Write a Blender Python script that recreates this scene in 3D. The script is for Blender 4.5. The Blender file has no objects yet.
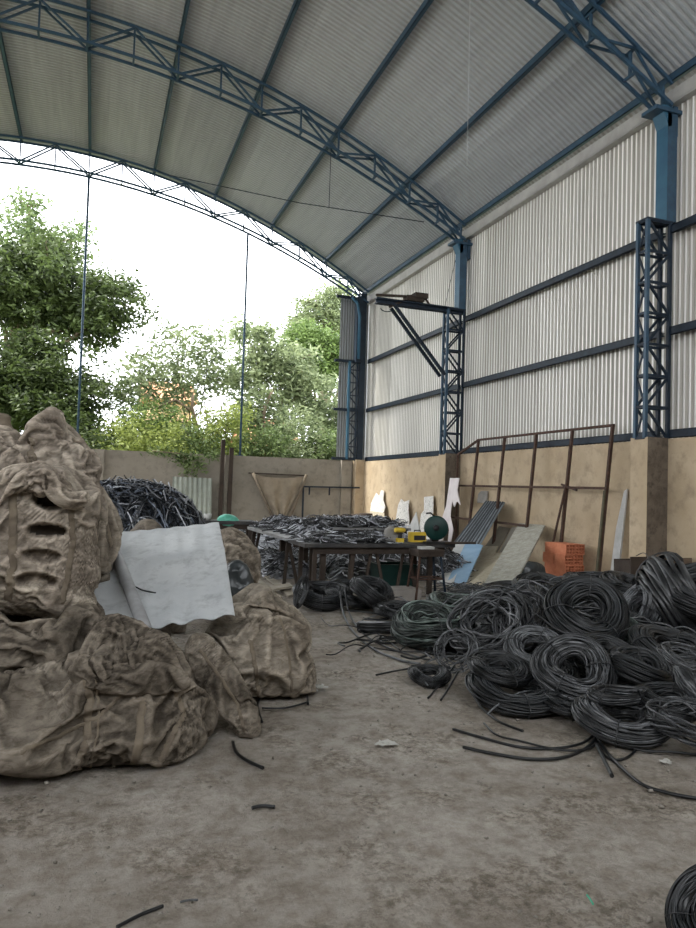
import bpy, math, random
import numpy as np
from math import sin, cos, pi, radians, sqrt, exp, atan2
from mathutils import Vector, Matrix, Quaternion
random.seed(7); rng = np.random.default_rng(7)
SC = bpy.context.scene; COL = SC.collection

# ------------------------------------------------------------------ camera model (calibrated)
F = 700.0; YAW = radians(19.94); PIT = radians(2.09); ROL = 0.03; EYE = 1.55
fw = Vector((sin(YAW)*cos(PIT), cos(YAW)*cos(PIT), sin(PIT)))
r0 = Vector((cos(YAW), -sin(YAW), 0)); u0 = r0.cross(fw)
rt = r0*cos(ROL) + u0*sin(ROL); up = -r0*sin(ROL) + u0*cos(ROL)
def on(ax, v, px, py):
    """world point where the sight line of a measured image point meets a plane"""
    d = fw + rt*((px-348)/F) + up*((464-py)/F)
    t = (v - (0, 0, EYE)[ax]) / d[ax]
    return Vector((0, 0, EYE)) + d*t

# ------------------------------------------------------------------ noise (vectorised Perlin)
_P = rng.permutation(256); _P = np.concatenate([_P, _P, _P])
_G = rng.normal(size=(256, 3)); _G /= np.linalg.norm(_G, axis=1)[:, None]
def pn(p):
    p = np.asarray(p, float); i = np.floor(p).astype(int); f = p - i; u = f*f*f*(f*(f*6-15)+10)
    i &= 255; out = 0
    for dx in (0, 1):
        wx = u[:, 0] if dx else 1-u[:, 0]
        for dy in (0, 1):
            wy = u[:, 1] if dy else 1-u[:, 1]
            for dz in (0, 1):
                wz = u[:, 2] if dz else 1-u[:, 2]
                h = _P[_P[_P[(i[:, 0]+dx) & 255] + ((i[:, 1]+dy) & 255)] + ((i[:, 2]+dz) & 255)]
                g = _G[h]
                out = out + wx*wy*wz*(g[:, 0]*(f[:, 0]-dx)+g[:, 1]*(f[:, 1]-dy)+g[:, 2]*(f[:, 2]-dz))
    return out*1.5
def fbm(p, o=4):
    s = 0; a = 1
    for k in range(o): s = s + a*pn(p*2**k + 7.3*k); a *= .5
    return s
def ridge(p): return 1 - np.abs(pn(p))*2.2

# ------------------------------------------------------------------ materials
MC = {}
def nd(nt, t, **k):
    n = nt.nodes.new(t)
    for a, v in k.items(): setattr(n, a, v)
    return n
def mat(name, c1, c2=None, scale=3.0, rough=.8, metal=0.0, bump=.2, bscale=40.0, c3=None, stretch=(1, 1, 1), spec=.3, mix=(.35, .65), trans=0.0, weave=0, coords='Object', detail=6, emit=0, point=0, island=None):
    if name in MC: return MC[name]
    m = bpy.data.materials.new(name); m.use_nodes = True; nt = m.node_tree; nt.nodes.clear(); L = nt.links.new
    out = nd(nt, 'ShaderNodeOutputMaterial'); b = nd(nt, 'ShaderNodeBsdfPrincipled'); L(b.outputs[0], out.inputs[0])
    b.inputs['Roughness'].default_value = rough; b.inputs['Metallic'].default_value = metal
    b.inputs['Specular IOR Level'].default_value = spec
    tc = nd(nt, 'ShaderNodeTexCoord'); mp = nd(nt, 'ShaderNodeMapping'); mp.inputs['Scale'].default_value = stretch
    L(tc.outputs[coords], mp.inputs[0])
    c2 = c2 or tuple(x*.8 for x in c1)
    n = nd(nt, 'ShaderNodeTexNoise'); n.inputs['Scale'].default_value = scale; n.inputs['Detail'].default_value = detail; n.inputs['Roughness'].default_value = .6
    L(mp.outputs[0], n.inputs['Vector'])
    r = nd(nt, 'ShaderNodeValToRGB'); r.color_ramp.elements[0].position = mix[0]; r.color_ramp.elements[1].position = mix[1]
    r.color_ramp.elements[0].color = (*c1, 1); r.color_ramp.elements[1].color = (*c2, 1); L(n.outputs[0], r.inputs[0])
    col = r.outputs[0]
    if c3:
        n2 = nd(nt, 'ShaderNodeTexNoise'); n2.inputs['Scale'].default_value = scale*3.7; n2.inputs['Detail'].default_value = 8; n2.inputs['Roughness'].default_value = .7
        L(mp.outputs[0], n2.inputs['Vector'])
        r2 = nd(nt, 'ShaderNodeValToRGB'); r2.color_ramp.elements[0].position = .5; r2.color_ramp.elements[1].position = .72
        L(n2.outputs[0], r2.inputs[0])
        mx = nd(nt, 'ShaderNodeMixRGB'); L(r2.outputs[0], mx.inputs[0]); L(col, mx.inputs[1]); mx.inputs[2].default_value = (*c3, 1); col = mx.outputs[0]
    if island:   # every strand has a tone of its own
        gi = nd(nt, 'ShaderNodeNewGeometry'); ri = nd(nt, 'ShaderNodeValToRGB'); L(gi.outputs['Random Per Island'], ri.inputs[0])
        el = ri.color_ramp.elements; el[0].position = 0; el[0].color = (island[0],)*3+(1,); el[1].position = 1; el[1].color = (island[2],)*3+(1,); x_ = el.new(island[3]); x_.color = (island[1],)*3+(1,)
        mi_ = nd(nt, 'ShaderNodeMixRGB', blend_type='MULTIPLY'); mi_.inputs[0].default_value = 1; L(col, mi_.inputs[1]); L(ri.outputs[0], mi_.inputs[2]); col = mi_.outputs[0]
    if point:   # dust on the ridges of the folds, darker in their creases
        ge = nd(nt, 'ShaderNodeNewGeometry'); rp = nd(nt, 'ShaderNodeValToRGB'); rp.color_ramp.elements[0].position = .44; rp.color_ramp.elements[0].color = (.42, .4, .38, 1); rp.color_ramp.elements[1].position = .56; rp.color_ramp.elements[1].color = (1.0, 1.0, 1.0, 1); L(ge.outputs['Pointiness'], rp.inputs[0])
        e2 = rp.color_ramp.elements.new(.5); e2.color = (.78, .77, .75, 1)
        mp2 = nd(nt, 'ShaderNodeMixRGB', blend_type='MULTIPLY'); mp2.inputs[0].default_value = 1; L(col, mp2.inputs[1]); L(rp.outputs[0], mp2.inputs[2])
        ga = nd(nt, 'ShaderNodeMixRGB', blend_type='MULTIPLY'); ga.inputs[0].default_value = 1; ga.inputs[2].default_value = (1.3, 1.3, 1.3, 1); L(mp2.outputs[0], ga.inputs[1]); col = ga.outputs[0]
    L(col, b.inputs['Base Color'])
    if bump:
        bn = nd(nt, 'ShaderNodeTexNoise'); bn.inputs['Scale'].default_value = bscale; bn.inputs['Detail'].default_value = 5
        L(tc.outputs[coords], bn.inputs['Vector'])
        h = bn.outputs[0]
        bp = nd(nt, 'ShaderNodeBump'); bp.inputs['Strength'].default_value = bump; bp.inputs['Distance'].default_value = .02
        L(h, bp.inputs['Height']); L(bp.outputs[0], b.inputs['Normal'])
    if trans:
        t = nd(nt, 'ShaderNodeBsdfTranslucent'); L(col, t.inputs[0]); ms = nd(nt, 'ShaderNodeMixShader'); ms.inputs[0].default_value = trans
        L(b.outputs[0], ms.inputs[1]); L(t.outputs[0], ms.inputs[2]); L(ms.outputs[0], out.inputs[0])
    m['p'] = 1; MC[name] = m; return m

STEEL = mat('painted_blue_steel', (.02, .05, .088), (.03, .075, .12), 6, .5, .0, .05, c3=(.035, .06, .075), spec=.4)
STEELD = mat('dark_blue_steel', (.006, .012, .021), (.012, .024, .04), 6, .55, 0, .05)
BLUE = mat('light_blue_steel', (.025, .085, .14), (.035, .11, .17), 3, .5, 0, .05)
RUST = mat('rusty_steel', (.05, .03, .023), (.09, .05, .034), 14, .85, .1, .2, c3=(.05, .035, .03))
OLIVE = mat('olive_painted_steel', (.06, .06, .03), (.1, .08, .05), 10, .7)
CABLE = mat('black_cable', (.005, .0055, .006), (.013, .014, .015), 5, .3, 0, .0, spec=.45, island=(.5, 1.0, 5.0, .7))
CABLEG = mat('grey_black_cable', (.010, .011, .012), (.045, .046, .048), 9, .33, 0, .0, spec=.45, island=(.5, 1.0, 5.0, .7))
CABLEN = mat('green_black_cable', (.010, .014, .012), (.045, .056, .05), 6, .33, 0, .0, spec=.45, island=(.5, 1.0, 5.0, .7))
CABLES = mat('dusty_grey_cable', (.035, .037, .04), (.12, .125, .13), 8, .4, 0, 0, spec=.5, island=(.3, .9, 2.0, .6))
SCRAP = mat('scrap_cable', (.16, .165, .18), (.3, .31, .33), 16, .4, 0, 0, island=(.03, .3, 2.6, .6))
SCRAPD = mat('dark_scrap_cable', (.06, .07, .09), (.1, .115, .14), 14, .35, 0, 0, island=(.05, .2, 2.6, .75))
def bagmat(name, dark, mid, light, seed):
    m = bpy.data.materials.new(name); m.use_nodes = True; nt = m.node_tree; L = nt.links.new; b = nt.nodes['Principled BSDF']; b.inputs['Roughness'].default_value = .95; b.inputs['Specular IOR Level'].default_value = .12
    tc = nd(nt, 'ShaderNodeTexCoord'); mp = nd(nt, 'ShaderNodeMapping'); mp.inputs['Location'].default_value = (seed, seed*2, 0); L(tc.outputs['Object'], mp.inputs[0])
    def noise(s, d=8, r=.6, dist=0, typ=None, st=None):
        n = nd(nt, 'ShaderNodeTexNoise'); n.inputs['Scale'].default_value = s; n.inputs['Detail'].default_value = d; n.inputs['Roughness'].default_value = r; n.inputs['Distortion'].default_value = dist
        if typ: n.noise_type = typ
        if st:
            m2 = nd(nt, 'ShaderNodeMapping'); m2.inputs['Scale'].default_value = st; m2.inputs['Rotation'].default_value = (0, .4, 0); L(mp.outputs[0], m2.inputs[0]); L(m2.outputs[0], n.inputs['Vector'])
        else: L(mp.outputs[0], n.inputs['Vector'])
        return n.outputs[0]
    def ramp(i, stops):
        r = nd(nt, 'ShaderNodeValToRGB'); el = r.color_ramp.elements; el[0].position, el[1].position = stops[0][0], stops[-1][0]; el[0].color = (*stops[0][1], 1); el[1].color = (*stops[-1][1], 1)
        for p_, c in stops[1:-1]: x = el.new(p_); x.color = (*c, 1)
        L(i, r.inputs[0]); return r.outputs[0]
    def mult(x, y, f=1.0):
        q = nd(nt, 'ShaderNodeMixRGB', blend_type='MULTIPLY'); q.inputs[0].default_value = f; L(x, q.inputs[1]); L(y, q.inputs[2]); return q.outputs[0]
    c = ramp(noise(3.2, 10, .62, .4), [(.34, dark), (.48, mid), (.66, light)])
    c = mult(c, ramp(noise(11, 8, .7, 1.0, None, (1, 1, 2.2)), [(.36, (.62, .6, .57)), (.55, (1.08, 1.08, 1.08))]))
    wv = nd(nt, 'ShaderNodeTexWave'); wv.inputs['Scale'].default_value = 95; wv.inputs['Distortion'].default_value = 1.5; L(tc.outputs['Object'], wv.inputs['Vector']); wv.bands_direction = 'X'
    c = mult(c, ramp(wv.outputs[0], [(.0, (.86, .86, .86)), (.6, (1.03, 1.03, 1.03))]))
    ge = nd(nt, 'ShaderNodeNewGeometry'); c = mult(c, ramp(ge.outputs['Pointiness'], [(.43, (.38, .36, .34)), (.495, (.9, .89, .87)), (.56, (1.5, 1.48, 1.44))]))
    L(c, b.inputs['Base Color'])
    n1 = noise(5.5, 4, .45, .8, 'RIDGED_MULTIFRACTAL', (1, 1, 1.5)); n2 = noise(14, 6, .5, 1.2, None, (1, 1, 2)); ad = nd(nt, 'ShaderNodeMath', operation='MULTIPLY_ADD'); L(n2, ad.inputs[0]); ad.inputs[1].default_value = .9; L(n1, ad.inputs[2])
    bp = nd(nt, 'ShaderNodeBump'); bp.inputs['Strength'].default_value = .6; bp.inputs['Distance'].default_value = .010; L(ad.outputs[0], bp.inputs['Height']); L(bp.outputs[0], b.inputs['Normal']); return m
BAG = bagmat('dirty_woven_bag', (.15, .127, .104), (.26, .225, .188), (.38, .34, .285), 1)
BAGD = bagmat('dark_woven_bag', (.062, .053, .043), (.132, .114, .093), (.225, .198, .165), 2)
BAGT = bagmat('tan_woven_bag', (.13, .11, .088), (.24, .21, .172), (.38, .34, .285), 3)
BAGL = mat('bag_webbing', (.20, .165, .12), (.13, .105, .08), 5, .95, 0, .3, 160)
HOLE = mat('bag_hole_shade', (.035, .028, .022), (.06, .05, .04), 4, 1, 0, .2)  # shade in the hollows of the bag openings, painted as dark colour
WOOD = mat('weathered_wood', (.085, .06, .042), (.15, .11, .08), 3, .85, 0, .3, 30, stretch=(1, 1, 8))
WOODD = mat('dark_wood', (.035, .026, .02), (.06, .045, .035), 4, .85, 0, .3, 30)
WOODP = mat('pale_wood', (.42, .38, .31), (.3, .26, .2), 4, .85, 0, .3, 30)
TABLE = mat('worn_table_top', (.30, .30, .29), (.18, .18, .18), 3, .5, 0, .1)
CEMENTS = mat('cement_sheet', (.44, .46, .47), (.56, .575, .575), 2.2, .85, 0, .15, 60, c3=(.33, .34, .345))
BRICK = mat('hollow_brick_clay', (.50, .17, .085), (.62, .24, .13), 7, .9, 0, .25, 60)
BRICKH = mat('brick_holes', (.10, .03, .02), (.14, .05, .03), 7, 1, 0, 0)

def plaster(name, c1, c2, dark, zlow=.3):
    m = mat(name, c1, c2, 1.1, .92, 0, .25, 22, c3=dark, detail=10)
    return m
PLAST = plaster('ochre_plaster', (.40, .31, .20), (.50, .40, .275), (.30, .235, .16))
PLASTB = plaster('grey_plaster', (.25, .225, .185), (.32, .29, .24), (.19, .17, .14))
PLASTD = mat('stained_plaster', (.10, .08, .06), (.18, .145, .11), 3, .95, 0, .4, 25, c3=(.06, .05, .04))

# ------------------------------------------------------------------ mesh building
class MB:
    def __init__(s): s.v = []; s.f = []; s.m = []; s.sm = []
    def add(s, v, f, mi=0, sm=False):
        o = len(s.v); s.v += [tuple(x) for x in v]; s.f += [tuple(i+o for i in q) for q in f]
        s.m += [mi]*len(f); s.sm += [sm]*len(f)
    def hexa(s, c, mi=0):
        s.add(c, [(0, 3, 2, 1), (4, 5, 6, 7), (0, 1, 5, 4), (1, 2, 6, 5), (2, 3, 7, 6), (3, 0, 4, 7)], mi)
    def box(s, x0, x1, y0, y1, z0, z1, mi=0, M=None):
        c = [Vector(p) for p in ((x0, y0, z0), (x1, y0, z0), (x1, y1, z0), (x0, y1, z0), (x0, y0, z1), (x1, y0, z1), (x1, y1, z1), (x0, y1, z1))]
        if M: c = [M @ p for p in c]
        s.hexa(c, mi)
    def bar(s, p, q, w, h=None, ref=(0, 0, 1), mi=0):
        h = h or w; p = Vector(p); q = Vector(q); d = (q-p).normalized(); r = Vector(ref)
        if abs(d.dot(r)) > .98: r = Vector((0, 1, 0))
        a = d.cross(r).normalized()*w/2; b = a.cross(d).normalized()*h/2
        s.hexa([p-a-b, p+a-b, p+a+b, p-a+b, q-a-b, q+a-b, q+a+b, q-a+b], mi)
    def chan(s, p, q, w, h, ref=(0, 0, 1), t=.012, mi=0):
        """U channel: web + two flanges"""
        p = Vector(p); q = Vector(q); d = (q-p).normalized(); a = d.cross(Vector(ref)).normalized(); b = a.cross(d).normalized()
        for off, ww, hh in ((a*(-w/2+t/2), t, h), (b*(h/2-t/2), w, t), (b*(-h/2+t/2), w, t)): s.bar(p+off, q+off, ww, hh, ref, mi)
    def tube(s, pts, r, n=8, mi=0, cap=True, rs=None):
        P = np.array([tuple(p) for p in pts], float); v, f = tube_np(P, r, n, rs)
        s.add(v.tolist(), f.tolist(), mi, True)
        if cap:
            o = len(s.v)-len(v); s.f += [tuple(o+i for i in range(n))[::-1], tuple(o+len(v)-n+i for i in range(n))]; s.m += [mi]*2; s.sm += [False]*2
    def lathe(s, prof, n=24, mi=0, M=None):
        v = []
        for r, z in prof:
            for i in range(n):
                p = Vector((r*cos(2*pi*i/n), r*sin(2*pi*i/n), z)); v.append(M @ p if M else p)
        f = [(j*n+i, j*n+(i+1) % n, (j+1)*n+(i+1) % n, (j+1)*n+i) for j in range(len(prof)-1) for i in range(n)]
        s.add(v, f, mi, True)
    def build(s, name, mats, parent=None, loc=None):
        me = bpy.data.meshes.new(name); me.from_pydata(s.v, [], s.f)
        return link(name, me, mats, parent, s.m, s.sm, loc)
def link(name, me, mats, parent=None, mi=None, sm=None, loc=None):
    for m in (mats if isinstance(mats, (list, tuple)) else [mats]): me.materials.append(m)
    if mi is not None and len(me.polygons): me.polygons.foreach_set('material_index', mi)
    if sm is not None and len(me.polygons): me.polygons.foreach_set('use_smooth', sm)
    me.update(); o = bpy.data.objects.new(name, me); COL.objects.link(o)
    if parent: o.parent = parent
    if loc is not None: o.location = loc
    return o
def npmesh(name, v, f, mats, parent=None, smooth=True, loc=None):
    v = np.asarray(v, np.float32); f = np.asarray(f, np.int32); k = f.shape[1]
    me = bpy.data.meshes.new(name); me.vertices.add(len(v)); me.vertices.foreach_set('co', v.ravel())
    me.loops.add(f.size); me.loops.foreach_set('vertex_index', f.ravel())
    me.polygons.add(len(f)); me.polygons.foreach_set('loop_start', np.arange(0, f.size, k, dtype=np.int32))
    me.update(calc_edges=True); me.validate()
    return link(name, me, mats, parent, None, [smooth]*len(me.polygons), loc)
def gridf(nu, nv, wu=False):
    a = np.arange(nu if wu else nu-1); b = np.arange(nv-1); A, B = np.meshgrid(a, b, indexing='ij'); A = A.ravel(); B = B.ravel()
    A2 = (A+1) % nu
    return np.stack([A*nv+B, A2*nv+B, A2*nv+B+1, A*nv+B+1], 1)
def tube_np(P, r, n=6, rs=None):
    T = np.gradient(P, axis=0); T /= np.linalg.norm(T, axis=1)[:, None]+1e-9
    ref = np.zeros_like(T); ref[:, 2] = 1; bad = np.abs(T[:, 2]) > .95; 
    if bad.mean() > .3: ref[:] = (0, 1, 0) if np.abs(T[:, 1]).mean() < .8 else (1, 0, 0)
    A = np.cross(T, ref); A /= np.linalg.norm(A, axis=1)[:, None]+1e-9; B = np.cross(A, T)
    R = (np.full(len(P), r) if rs is None else np.asarray(rs))[:, None, None]
    th = np.arange(n)*2*pi/n
    v = P[:, None, :] + R*(np.cos(th)[None, :, None]*A[:, None, :] + np.sin(th)[None, :, None]*B[:, None, :])
    m = len(P); i = np.arange(m-1)[:, None]; j = np.arange(n)[None, :]; j2 = (j+1) % n
    f = np.stack([i*n+j+0*j2, i*n+j2, (i+1)*n+j2, (i+1)*n+j+0*j2], 2).reshape(-1, 4)
    return v.reshape(-1, 3), f
def merge(parts):
    V = []; Fc = []; o = 0
    for v, f in parts: V.append(v); Fc.append(f+o); o += len(v)
    return np.concatenate(V), np.concatenate(Fc)

def tag(o, label=None, cat=None, group=None, kind=None):
    if label: o['label'] = label
    if cat: o['category'] = cat
    if group: o['group'] = group
    if kind: o['kind'] = kind
    return o
def thing(name, label, cat, loc=(0, 0, 0), group=None):
    o = bpy.data.objects.new(name, None); COL.objects.link(o); o.location = loc; o.empty_display_size = .1
    return tag(o, label, cat, group)
def structure(o): o['kind'] = 'structure'; return o
ORD = ['first', 'second', 'third', 'fourth', 'fifth', 'sixth', 'seventh', 'eighth', 'ninth', 'tenth', 'eleventh', 'twelfth']

# ================================================================== SETTING
WX = 8.3; YB = 21.5; CX = -.48
COLY = [2.1, 8.6, 15.1, 21.5]
AX = -1.6
def roofz(x): return 11.15 - .0313*(x-AX)**2

# floor: non-uniform grid, fine near the viewer
def lines(segs): return np.unique(np.concatenate([np.arange(a, b, s) for a, b, s in segs]))
gx = lines([(-12, -2, .5), (-2, 5, .035), (5, 9.2, .12)]); gy = lines([(-4, 1.4, .3), (1.4, 7.5, .035), (7.5, 12, .09), (12, 22.2, .3)])
X, Y = np.meshgrid(gx, gy, indexing='ij'); P = np.stack([X.ravel(), Y.ravel(), 0*X.ravel()], 1)
patch = np.clip(fbm(P*1.1+3, 3)*1.5+.35, 0, 1)
z = .007*fbm(P*2.2, 3) + patch*(.020*np.clip(fbm(P*8, 4), -.1, 1) + .022*np.clip(fbm(P*19+5, 3)-.1, 0, 1))
P[:, 2] = z - .006
def floor_mat():
    m = bpy.data.materials.new('dusty_cement'); m.use_nodes = True; nt = m.node_tree; L = nt.links.new; b = nt.nodes['Principled BSDF']
    b.inputs['Roughness'].default_value = .95; b.inputs['Specular IOR Level'].default_value = .15
    tc = nd(nt, 'ShaderNodeTexCoord')
    def noise(s, d=8, r=.6):
        n = nd(nt, 'ShaderNodeTexNoise'); n.inputs['Scale'].default_value = s; n.inputs['Detail'].default_value = d; n.inputs['Roughness'].default_value = r; L(tc.outputs['Object'], n.inputs['Vector']); return n.outputs[0]
    def ramp(i, a, b_, ca, cb):
        r = nd(nt, 'ShaderNodeValToRGB'); r.color_ramp.elements[0].position = a; r.color_ramp.elements[1].position = b_; r.color_ramp.elements[0].color = (*ca, 1); r.color_ramp.elements[1].color = (*cb, 1); L(i, r.inputs[0]); return r.outputs[0]
    base = ramp(noise(.8), .35, .68, (.29, .255, .215), (.48, .445, .40))
    dirt = ramp(noise(7, 10, .75), .42, .62, (1, 1, 1), (.60, .57, .53))
    mx = nd(nt, 'ShaderNodeMixRGB', blend_type='MULTIPLY'); mx.inputs[0].default_value = .9; L(base, mx.inputs[1]); L(dirt, mx.inputs[2])
    clump = ramp(noise(1.9, 6, .6), .46, .60, (0, 0, 0), (1, 1, 1)); grit_shade = ramp(noise(19, 9, .8), .44, .54, (.55, .53, .50), (1.1, 1.09, 1.07))  # gritty clumps; the dark spots paint in the shading of their bumps
    gm = nd(nt, 'ShaderNodeMixRGB'); L(clump, gm.inputs[0]); gm.inputs[1].default_value = (1, 1, 1, 1); L(grit_shade, gm.inputs[2]); spk = gm.outputs[0]
    m2 = nd(nt, 'ShaderNodeMixRGB', blend_type='MULTIPLY'); m2.inputs[0].default_value = .9; L(mx.outputs[0], m2.inputs[1]); L(spk, m2.inputs[2])
    L(m2.outputs[0], b.inputs['Base Color'])
    bp = nd(nt, 'ShaderNodeBump'); bp.inputs['Strength'].default_value = .9; bp.inputs['Distance'].default_value = .02
    L(noise(38, 8, .75), bp.inputs['Height']); L(bp.outputs[0], b.inputs['Normal']); return m
structure(npmesh('floor', P, gridf(len(gx), len(gy)), floor_mat()))
GRASS = mat('ground_outside', (.07, .11, .03), (.16, .19, .07), .8, 1, 0, .5, 8)
g = MB(); g.add([(-60, 21.9, -.03), (70, 21.9, -.03), (70, 110, -.03), (-60, 110, -.03)], [(0, 1, 2, 3)])
structure(g.build('ground_outside', GRASS))
DIRT = mat('dirt_ground', (.25, .21, .16), (.33, .29, .23), .8, 1, 0, .3, 8)
g = MB(); g.add([(-40, -30, -.05), (40, -30, -.05), (40, 21.9, -.05), (-40, 21.9, -.05)], [(0, 1, 2, 3)])
structure(g.build('ground_yard', DIRT))

# masonry walls
def wall_back():
    b = MB(); b.box(-11.9, WX+.25, 21.6, 21.8, -.05, 2.5); o = b.build('wall_back', PLASTB); structure(o)
    for i, x in enumerate((-9.3, -4.6, .1, 3.95, 7.75)):
        c = MB(); c.box(x-.17, x+.17, 21.48, 21.62, -.05, 2.5 if i < 4 else 2.52); c.build('pilaster', PLASTB, o)
wall_back()
wr = MB(); wr.box(WX, WX+.2, -4, 21.6, -.05, 2.48); wr = structure(wr.build('wall_right', PLAST))
for i, y in enumerate((2.1, 8.6, 15.1)):
    c = MB(); y0 = y-.16; y1 = y+.2
    c.box(7.9, WX+.02, y0, y1, -.05, 2.49)
    c.m = [1 if k == 2 else 0 for k in range(6)]
    c.build('pillar', [PLAST, PLASTD], wr)
c = MB(); c.box(8.0, WX+.02, 21.3, 21.6, -.05, 2.53); c.build('pillar', PLAST, wr)
wl = MB(); wl.box(-11.9, -11.7, -4, 21.6, -.05, 2.5); structure(wl.build('wall_left', PLASTB))

wf = MB(); wf.box(-11.9, WX+.6, -4.2, -4.0, -.05, 5.2); structure(wf.build('light_blocker_front', PLASTB))  # unseen wall, added and kept low to set the light from behind
wq = MB(); wq.box(-11.72, -11.66, -4, 6.0, 2.5, 5.0); structure(wq.build('light_blocker_left', PLASTB))  # unseen cladding, added to hold side light off the foreground
# corrugated cladding of the right wall above the masonry
def corr_mat(name, lo, hi, axis, rough=.55, period=1.0, metal=.2, streak=1.0, per=.11, y0=-4, dk=.45, ca='Y', cp=.15):
    m = bpy.data.materials.new(name); m.use_nodes = True; nt = m.node_tree; L = nt.links.new; b = nt.nodes['Principled BSDF']
    b.inputs['Roughness'].default_value = rough; b.inputs['Metallic'].default_value = metal; b.inputs['Specular IOR Level'].default_value = .3
    tc = nd(nt, 'ShaderNodeTexCoord'); sp = nd(nt, 'ShaderNodeSeparateXYZ'); L(tc.outputs['Object'], sp.inputs[0])
    d = nd(nt, 'ShaderNodeMath', operation='DIVIDE'); L(sp.outputs[axis], d.inputs[0]); d.inputs[1].default_value = period
    fl = nd(nt, 'ShaderNodeMath', operation='FLOOR'); L(d.outputs[0], fl.inputs[0])
    wn = nd(nt, 'ShaderNodeTexWhiteNoise', noise_dimensions='1D'); L(fl.outputs[0], wn.inputs['W'])
    mp = nd(nt, 'ShaderNodeMapping'); mp.inputs['Scale'].default_value = (1, 6, .25) if axis == 'Y' else (6, .4, .4)
    L(tc.outputs['Object'], mp.inputs[0])
    n = nd(nt, 'ShaderNodeTexNoise'); n.inputs['Scale'].default_value = 1.3; n.inputs['Detail'].default_value = 8; L(mp.outputs[0], n.inputs['Vector'])
    a = nd(nt, 'ShaderNodeMath', operation='MULTIPLY_ADD'); L(wn.outputs['Value'], a.inputs[0]); a.inputs[1].default_value = .45; 
    s2 = nd(nt, 'ShaderNodeMath', operation='MULTIPLY'); L(n.outputs[0], s2.inputs[0]); s2.inputs[1].default_value = streak; L(s2.outputs[0], a.inputs[2])
    r = nd(nt, 'ShaderNodeValToRGB'); r.color_ramp.elements[0].position = .25; r.color_ramp.elements[1].position = .95
    r.color_ramp.elements[0].color = (*lo, 1); r.color_ramp.elements[1].color = (*hi, 1); L(a.outputs[0], r.inputs[0])
    # shade along every rib of the profile, painted into the colour
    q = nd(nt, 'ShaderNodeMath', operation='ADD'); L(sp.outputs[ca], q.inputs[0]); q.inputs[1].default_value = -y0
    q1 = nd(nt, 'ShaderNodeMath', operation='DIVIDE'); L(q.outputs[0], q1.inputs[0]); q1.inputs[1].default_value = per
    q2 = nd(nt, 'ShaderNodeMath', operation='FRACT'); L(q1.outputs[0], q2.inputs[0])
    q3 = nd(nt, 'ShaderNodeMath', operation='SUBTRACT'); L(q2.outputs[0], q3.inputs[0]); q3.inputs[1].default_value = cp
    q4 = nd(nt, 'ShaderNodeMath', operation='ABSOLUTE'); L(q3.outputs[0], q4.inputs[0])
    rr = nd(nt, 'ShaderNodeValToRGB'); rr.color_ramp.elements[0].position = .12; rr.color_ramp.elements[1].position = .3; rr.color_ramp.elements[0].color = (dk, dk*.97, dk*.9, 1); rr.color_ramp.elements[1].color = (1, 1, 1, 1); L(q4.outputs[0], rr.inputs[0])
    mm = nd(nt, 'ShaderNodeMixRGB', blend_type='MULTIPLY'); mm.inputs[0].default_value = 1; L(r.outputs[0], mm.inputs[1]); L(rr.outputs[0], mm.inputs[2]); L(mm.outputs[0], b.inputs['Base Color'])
    return m
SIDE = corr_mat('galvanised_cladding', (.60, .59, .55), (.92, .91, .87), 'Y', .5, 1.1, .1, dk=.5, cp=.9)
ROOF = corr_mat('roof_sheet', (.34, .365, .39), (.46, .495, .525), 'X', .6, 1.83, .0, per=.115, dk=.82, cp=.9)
EDGE = mat('gutter_sheet', (.42, .41, .385), (.33, .32, .30), 3, .6, .1, 0)
def trap(n0, n1, per, amp):
    ys = []; hs = []
    k = n0
    while k < n1:
        for a, h in ((0, 0), (.3, 0), (.5, 1), (.8, 1)): ys.append(k+a*per); hs.append(h*amp)
        k += per
    return np.array(ys), np.array(hs)
ys, hs = trap(-4, 21.75, .11, .04)
zs = np.linspace(2.5, 7.9, 4); Yg, Zg = np.meshgrid(ys, zs, indexing='ij'); Xg = np.repeat(8.5+hs[:, None], 4, 1)
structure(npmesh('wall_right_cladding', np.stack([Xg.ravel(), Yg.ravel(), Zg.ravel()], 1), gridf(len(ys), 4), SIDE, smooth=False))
# roof
ys, hs = trap(-4, 22.0, .115, .026); xs = np.linspace(AX-10.3, 8.65, 44)
Yg, Xg = np.meshgrid(ys, xs, indexing='ij'); Zg = roofz(Xg)+.17+hs[:, None]
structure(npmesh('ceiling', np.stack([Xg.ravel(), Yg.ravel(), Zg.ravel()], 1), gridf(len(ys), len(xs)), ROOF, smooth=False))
# eave gutter strip
b = MB(); b.box(8.36, 8.40, -4, 21.9, 7.82, 8.03); b.box(8.36, 8.49, -4, 21.9, 7.80, 7.83); tag(b.build('eave_gutter', EDGE), 'pale sheet metal gutter strip along the top of the corrugated wall', 'gutter')
# corrugated return at the corner
ys, hs = trap(7.5, 8.5, .09, .025); zs = np.array([2.55, 8.0]); A, B = np.meshgrid(ys, zs, indexing='ij'); H = np.repeat(hs[:, None], 2, 1)
structure(npmesh('wall_corner_cladding', np.stack([A.ravel(), 21.85+H.ravel(), B.ravel()], 1), gridf(len(ys), 2), corr_mat('shaded_cladding', (.28, .3, .31), (.42, .44, .45), 'X', .6, .5, per=.09, y0=0, ca='X'), smooth=False))

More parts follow.
